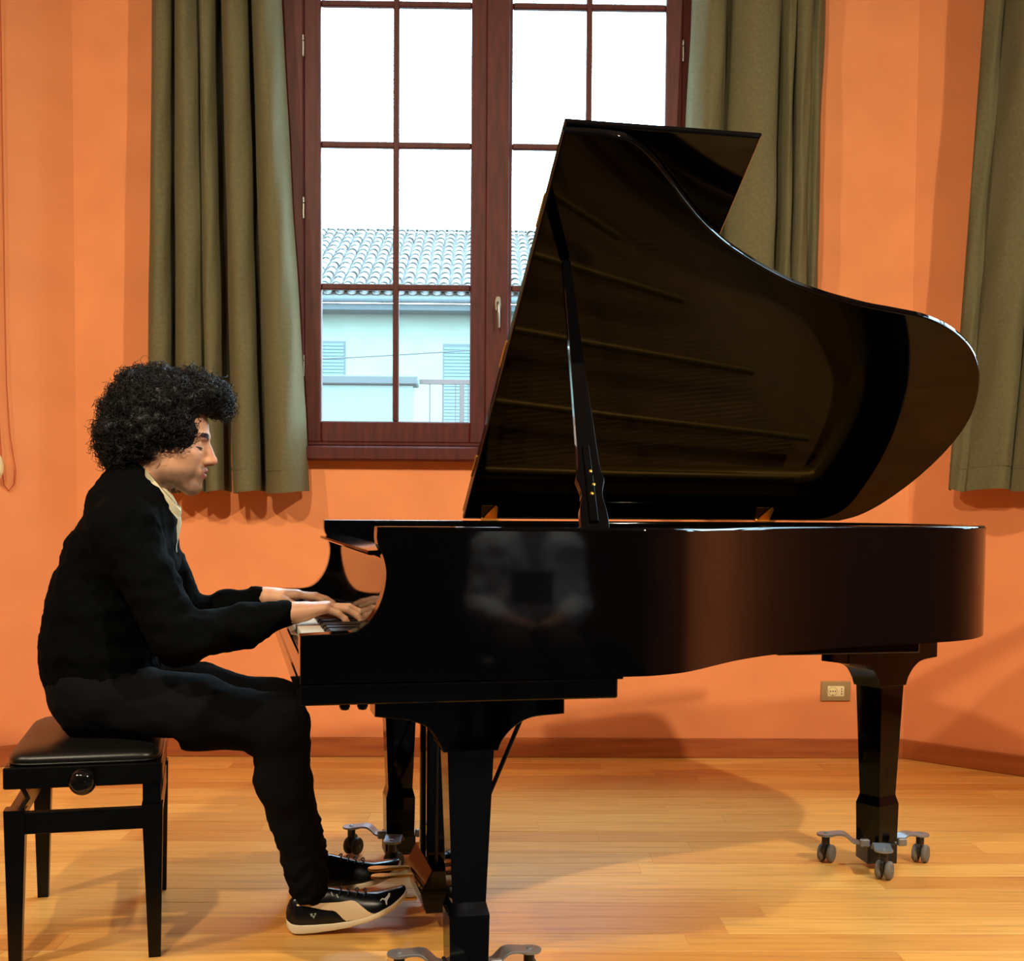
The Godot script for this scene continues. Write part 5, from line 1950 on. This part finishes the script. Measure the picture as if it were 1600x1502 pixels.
	# laces
	for k in 4:
		var x := 0.128 + k * 0.020
		var i := 5 + int(k / 2)
		var y: float = lerpf(0.093, 0.077, k / 3.0) + lift.call(x)
		var la := B.new()
		la.tube([Vector3(x - 0.006, y - 0.006, 0.026), Vector3(x, y + 0.003, 0.012), Vector3(x + 0.002, y + 0.004, 0.0), Vector3(x, y + 0.003, -0.012), Vector3(x - 0.006, y - 0.006, -0.026)], 0.002, 6)
		part(root, "lace", la, mat("lace_black", "#101114", 0.7))

# ------------------------------------------------------------------ a listener beside the camera, mirrored in the piano's side
func build_listener() -> void:
	var at := Vector3(1.16, 0.009, -0.16)
	var turn := 0.30
	var wood := mat("chair_black", "#121214", 0.5)
	var ch := thing("chair", "black stacking chair under the listener in the white shirt", "chair", at, turn)
	# local -z looks at the piano
	var seat := B.new()
	seat.box(Vector3(-0.22, 0.42, -0.22), Vector3(0.22, 0.46, 0.20), 0.015)
	part(ch, "seat", seat, wood)
	var back := B.new()
	back.t = Transform3D(Basis(Vector3.RIGHT, 0.12), Vector3(0, 0.62, 0.24))
	back.box(Vector3(-0.21, 0.0, -0.012), Vector3(0.21, 0.22, 0.012), 0.01)
	part(ch, "backrest", back, wood)
	var metal := mat("chair_steel", "#5c5c5f", 0.3, 0.9)
	for x in [-0.2, 0.2]:
		for z in [-0.18, 0.18]:
			var lg := B.new()
			lg.tube([Vector3(x, 0.42, z), Vector3(x * 1.05, 0.0, z * 1.15)], 0.011, 8)
			part(ch, "leg", lg, metal)
		var up := B.new()
		up.tube([Vector3(x, 0.42, 0.18), Vector3(x, 0.62, 0.232), Vector3(x, 0.80, 0.254)], 0.011, 8)
		part(ch, "back_post", up, metal)
	var base := Vector3.ZERO
	var p := thing("person", "seated listener in a white shirt facing the piano's side", "person", at, turn)
	var skin := mat("listener_skin", "#c08a6c", 0.6)
	var f := Field.new(Vector3(-0.36, 0.0, -0.75), Vector3(0.36, 1.32, 0.30), 0.015)
	f.cap(Vector3(0, 0.56, 0.08), 0.10, Vector3(0, 0.88, 0.08), 0.10, 0.03)
	f.cap(Vector3(0, 0.90, 0.08), 0.05, Vector3(0, 1.04, 0.05), 0.05, 0.03)
	f.ell(Vector3(0, 1.13, 0.03), Vector3(0.075, 0.115, 0.09), Basis.IDENTITY, 0.03)
	f.cap(Vector3(0, 1.11, -0.055), 0.012, Vector3(0, 1.085, -0.075), 0.015, 0.015)
	for s in [-1.0, 1.0]:
		f.cap(Vector3(0.165 * s, 0.87, 0.08), 0.045, Vector3(0.205 * s, 0.64, 0.06), 0.036, 0.03)
		f.cap(Vector3(0.205 * s, 0.64, 0.06), 0.036, Vector3(0.10 * s, 0.60, -0.16), 0.028, 0.02)
		f.cap(Vector3(0.10 * s, 0.60, -0.16), 0.03, Vector3(0.03 * s, 0.585, -0.22), 0.026, 0.02)
		f.cap(Vector3(0.09 * s, 0.53, 0.05), 0.07, Vector3(0.10 * s, 0.50, -0.36), 0.055, 0.03)
		f.cap(Vector3(0.10 * s, 0.50, -0.36), 0.05, Vector3(0.11 * s, 0.09, -0.38), 0.035, 0.03)
		f.cap(Vector3(0.11 * s, 0.05, -0.36), 0.035, Vector3(0.12 * s, 0.04, -0.54), 0.03, 0.03)
	var b := B.new()
	f.add(b, base)
	part(p, "body", b, skin)
	var fold := FastNoiseLite.new()
	fold.seed = 3
	fold.frequency = 9.0
	var sh := Field.new(Vector3(-0.36, 0.50, -0.30), Vector3(0.36, 1.05, 0.30), 0.012)
	for s in [-1.0, 1.0]:
		sh.cap(Vector3(0.07 * s, 0.56, 0.07), 0.125, Vector3(0.075 * s, 0.86, 0.08), 0.115, 0.04)
		sh.cap(Vector3(0.05 * s, 0.875, 0.08), 0.085, Vector3(0.16 * s, 0.875, 0.08), 0.062, 0.04)
		sh.cap(Vector3(0.165 * s, 0.87, 0.08), 0.064, Vector3(0.205 * s, 0.64, 0.06), 0.052, 0.03)
		sh.cap(Vector3(0.205 * s, 0.64, 0.06), 0.052, Vector3(0.135 * s, 0.61, -0.11), 0.042, 0.02)
	sh.cut(Vector3(0, 0.955, 0.0), Vector3(0, 0.75, -0.66), Vector3(-0.10, 0.85, -0.2), Vector3(0.10, 1.05, 0.2))
	var c := B.new()
	sh.add(c, base, null, func(q: Vector3, _g): return fold.get_noise_3d(q.x, q.y * 1.6, q.z) * 0.010)
	part(p, "shirt", c, mat("white_jersey", "#d4d6d8", 0.85), "white long-sleeved shirt")
	var pr := B.new()
	pr.t = Transform3D(Basis(Vector3.RIGHT, -0.03), Vector3(0, 0.72, -0.066))
	pr.box(Vector3(-0.085, -0.06, -0.004), Vector3(0.085, 0.075, 0.02), 0.004)
	part(p, "shirt_print", pr, mat("shirt_print", "#4a5560", 0.85), "dark printed panel")
	var tr := Field.new(Vector3(-0.36, 0.06, -0.62), Vector3(0.36, 0.72, 0.30), 0.015)
	tr.cap(Vector3(-0.08, 0.57, 0.07), 0.11, Vector3(0.08, 0.57, 0.07), 0.11, 0.03)
	for s in [-1.0, 1.0]:
		tr.cap(Vector3(0.09 * s, 0.545, 0.05), 0.085, Vector3(0.10 * s, 0.51, -0.36), 0.068, 0.03)
		tr.cap(Vector3(0.10 * s, 0.50, -0.36), 0.066, Vector3(0.11 * s, 0.12, -0.38), 0.05, 0.03)
	tr.cut(Vector3(0, 0.461, 0), Vector3(0, -1, 0), Vector3(-0.36, 0.3, -0.22), Vector3(0.36, 0.5, 0.3))
	var t := B.new()
	tr.add(t, base)
	part(p, "trousers", t, mat("listener_trousers", "#26211f", 0.85))
	var hr := Field.new(Vector3(-0.14, 0.95, -0.12), Vector3(0.14, 1.32, 0.20), 0.01)
	hr.ell(Vector3(0, 1.155, 0.055), Vector3(0.092, 0.11, 0.095), Basis.IDENTITY, 0.02)
	hr.cap(Vector3(0, 1.1, 0.11), 0.07, Vector3(0, 1.0, 0.12), 0.05, 0.03)
	hr.ell(Vector3(0, 1.10, -0.07), Vector3(0.066, 0.085, 0.07), Basis.IDENTITY, 0.01, true)
	var h := B.new()
	hr.add(h, base)
	part(p, "hair", h, mat("listener_hair", "#1c1512", 0.6))
	for s in [-1.0, 1.0]:
		var so := B.new()
		so.box(Vector3(0.115 * s - 0.042, 0.0, -0.60), Vector3(0.115 * s + 0.042, 0.075, -0.33), 0.025)
		part(p, "shoe", so, mat("listener_shoe", "#101010", 0.5))
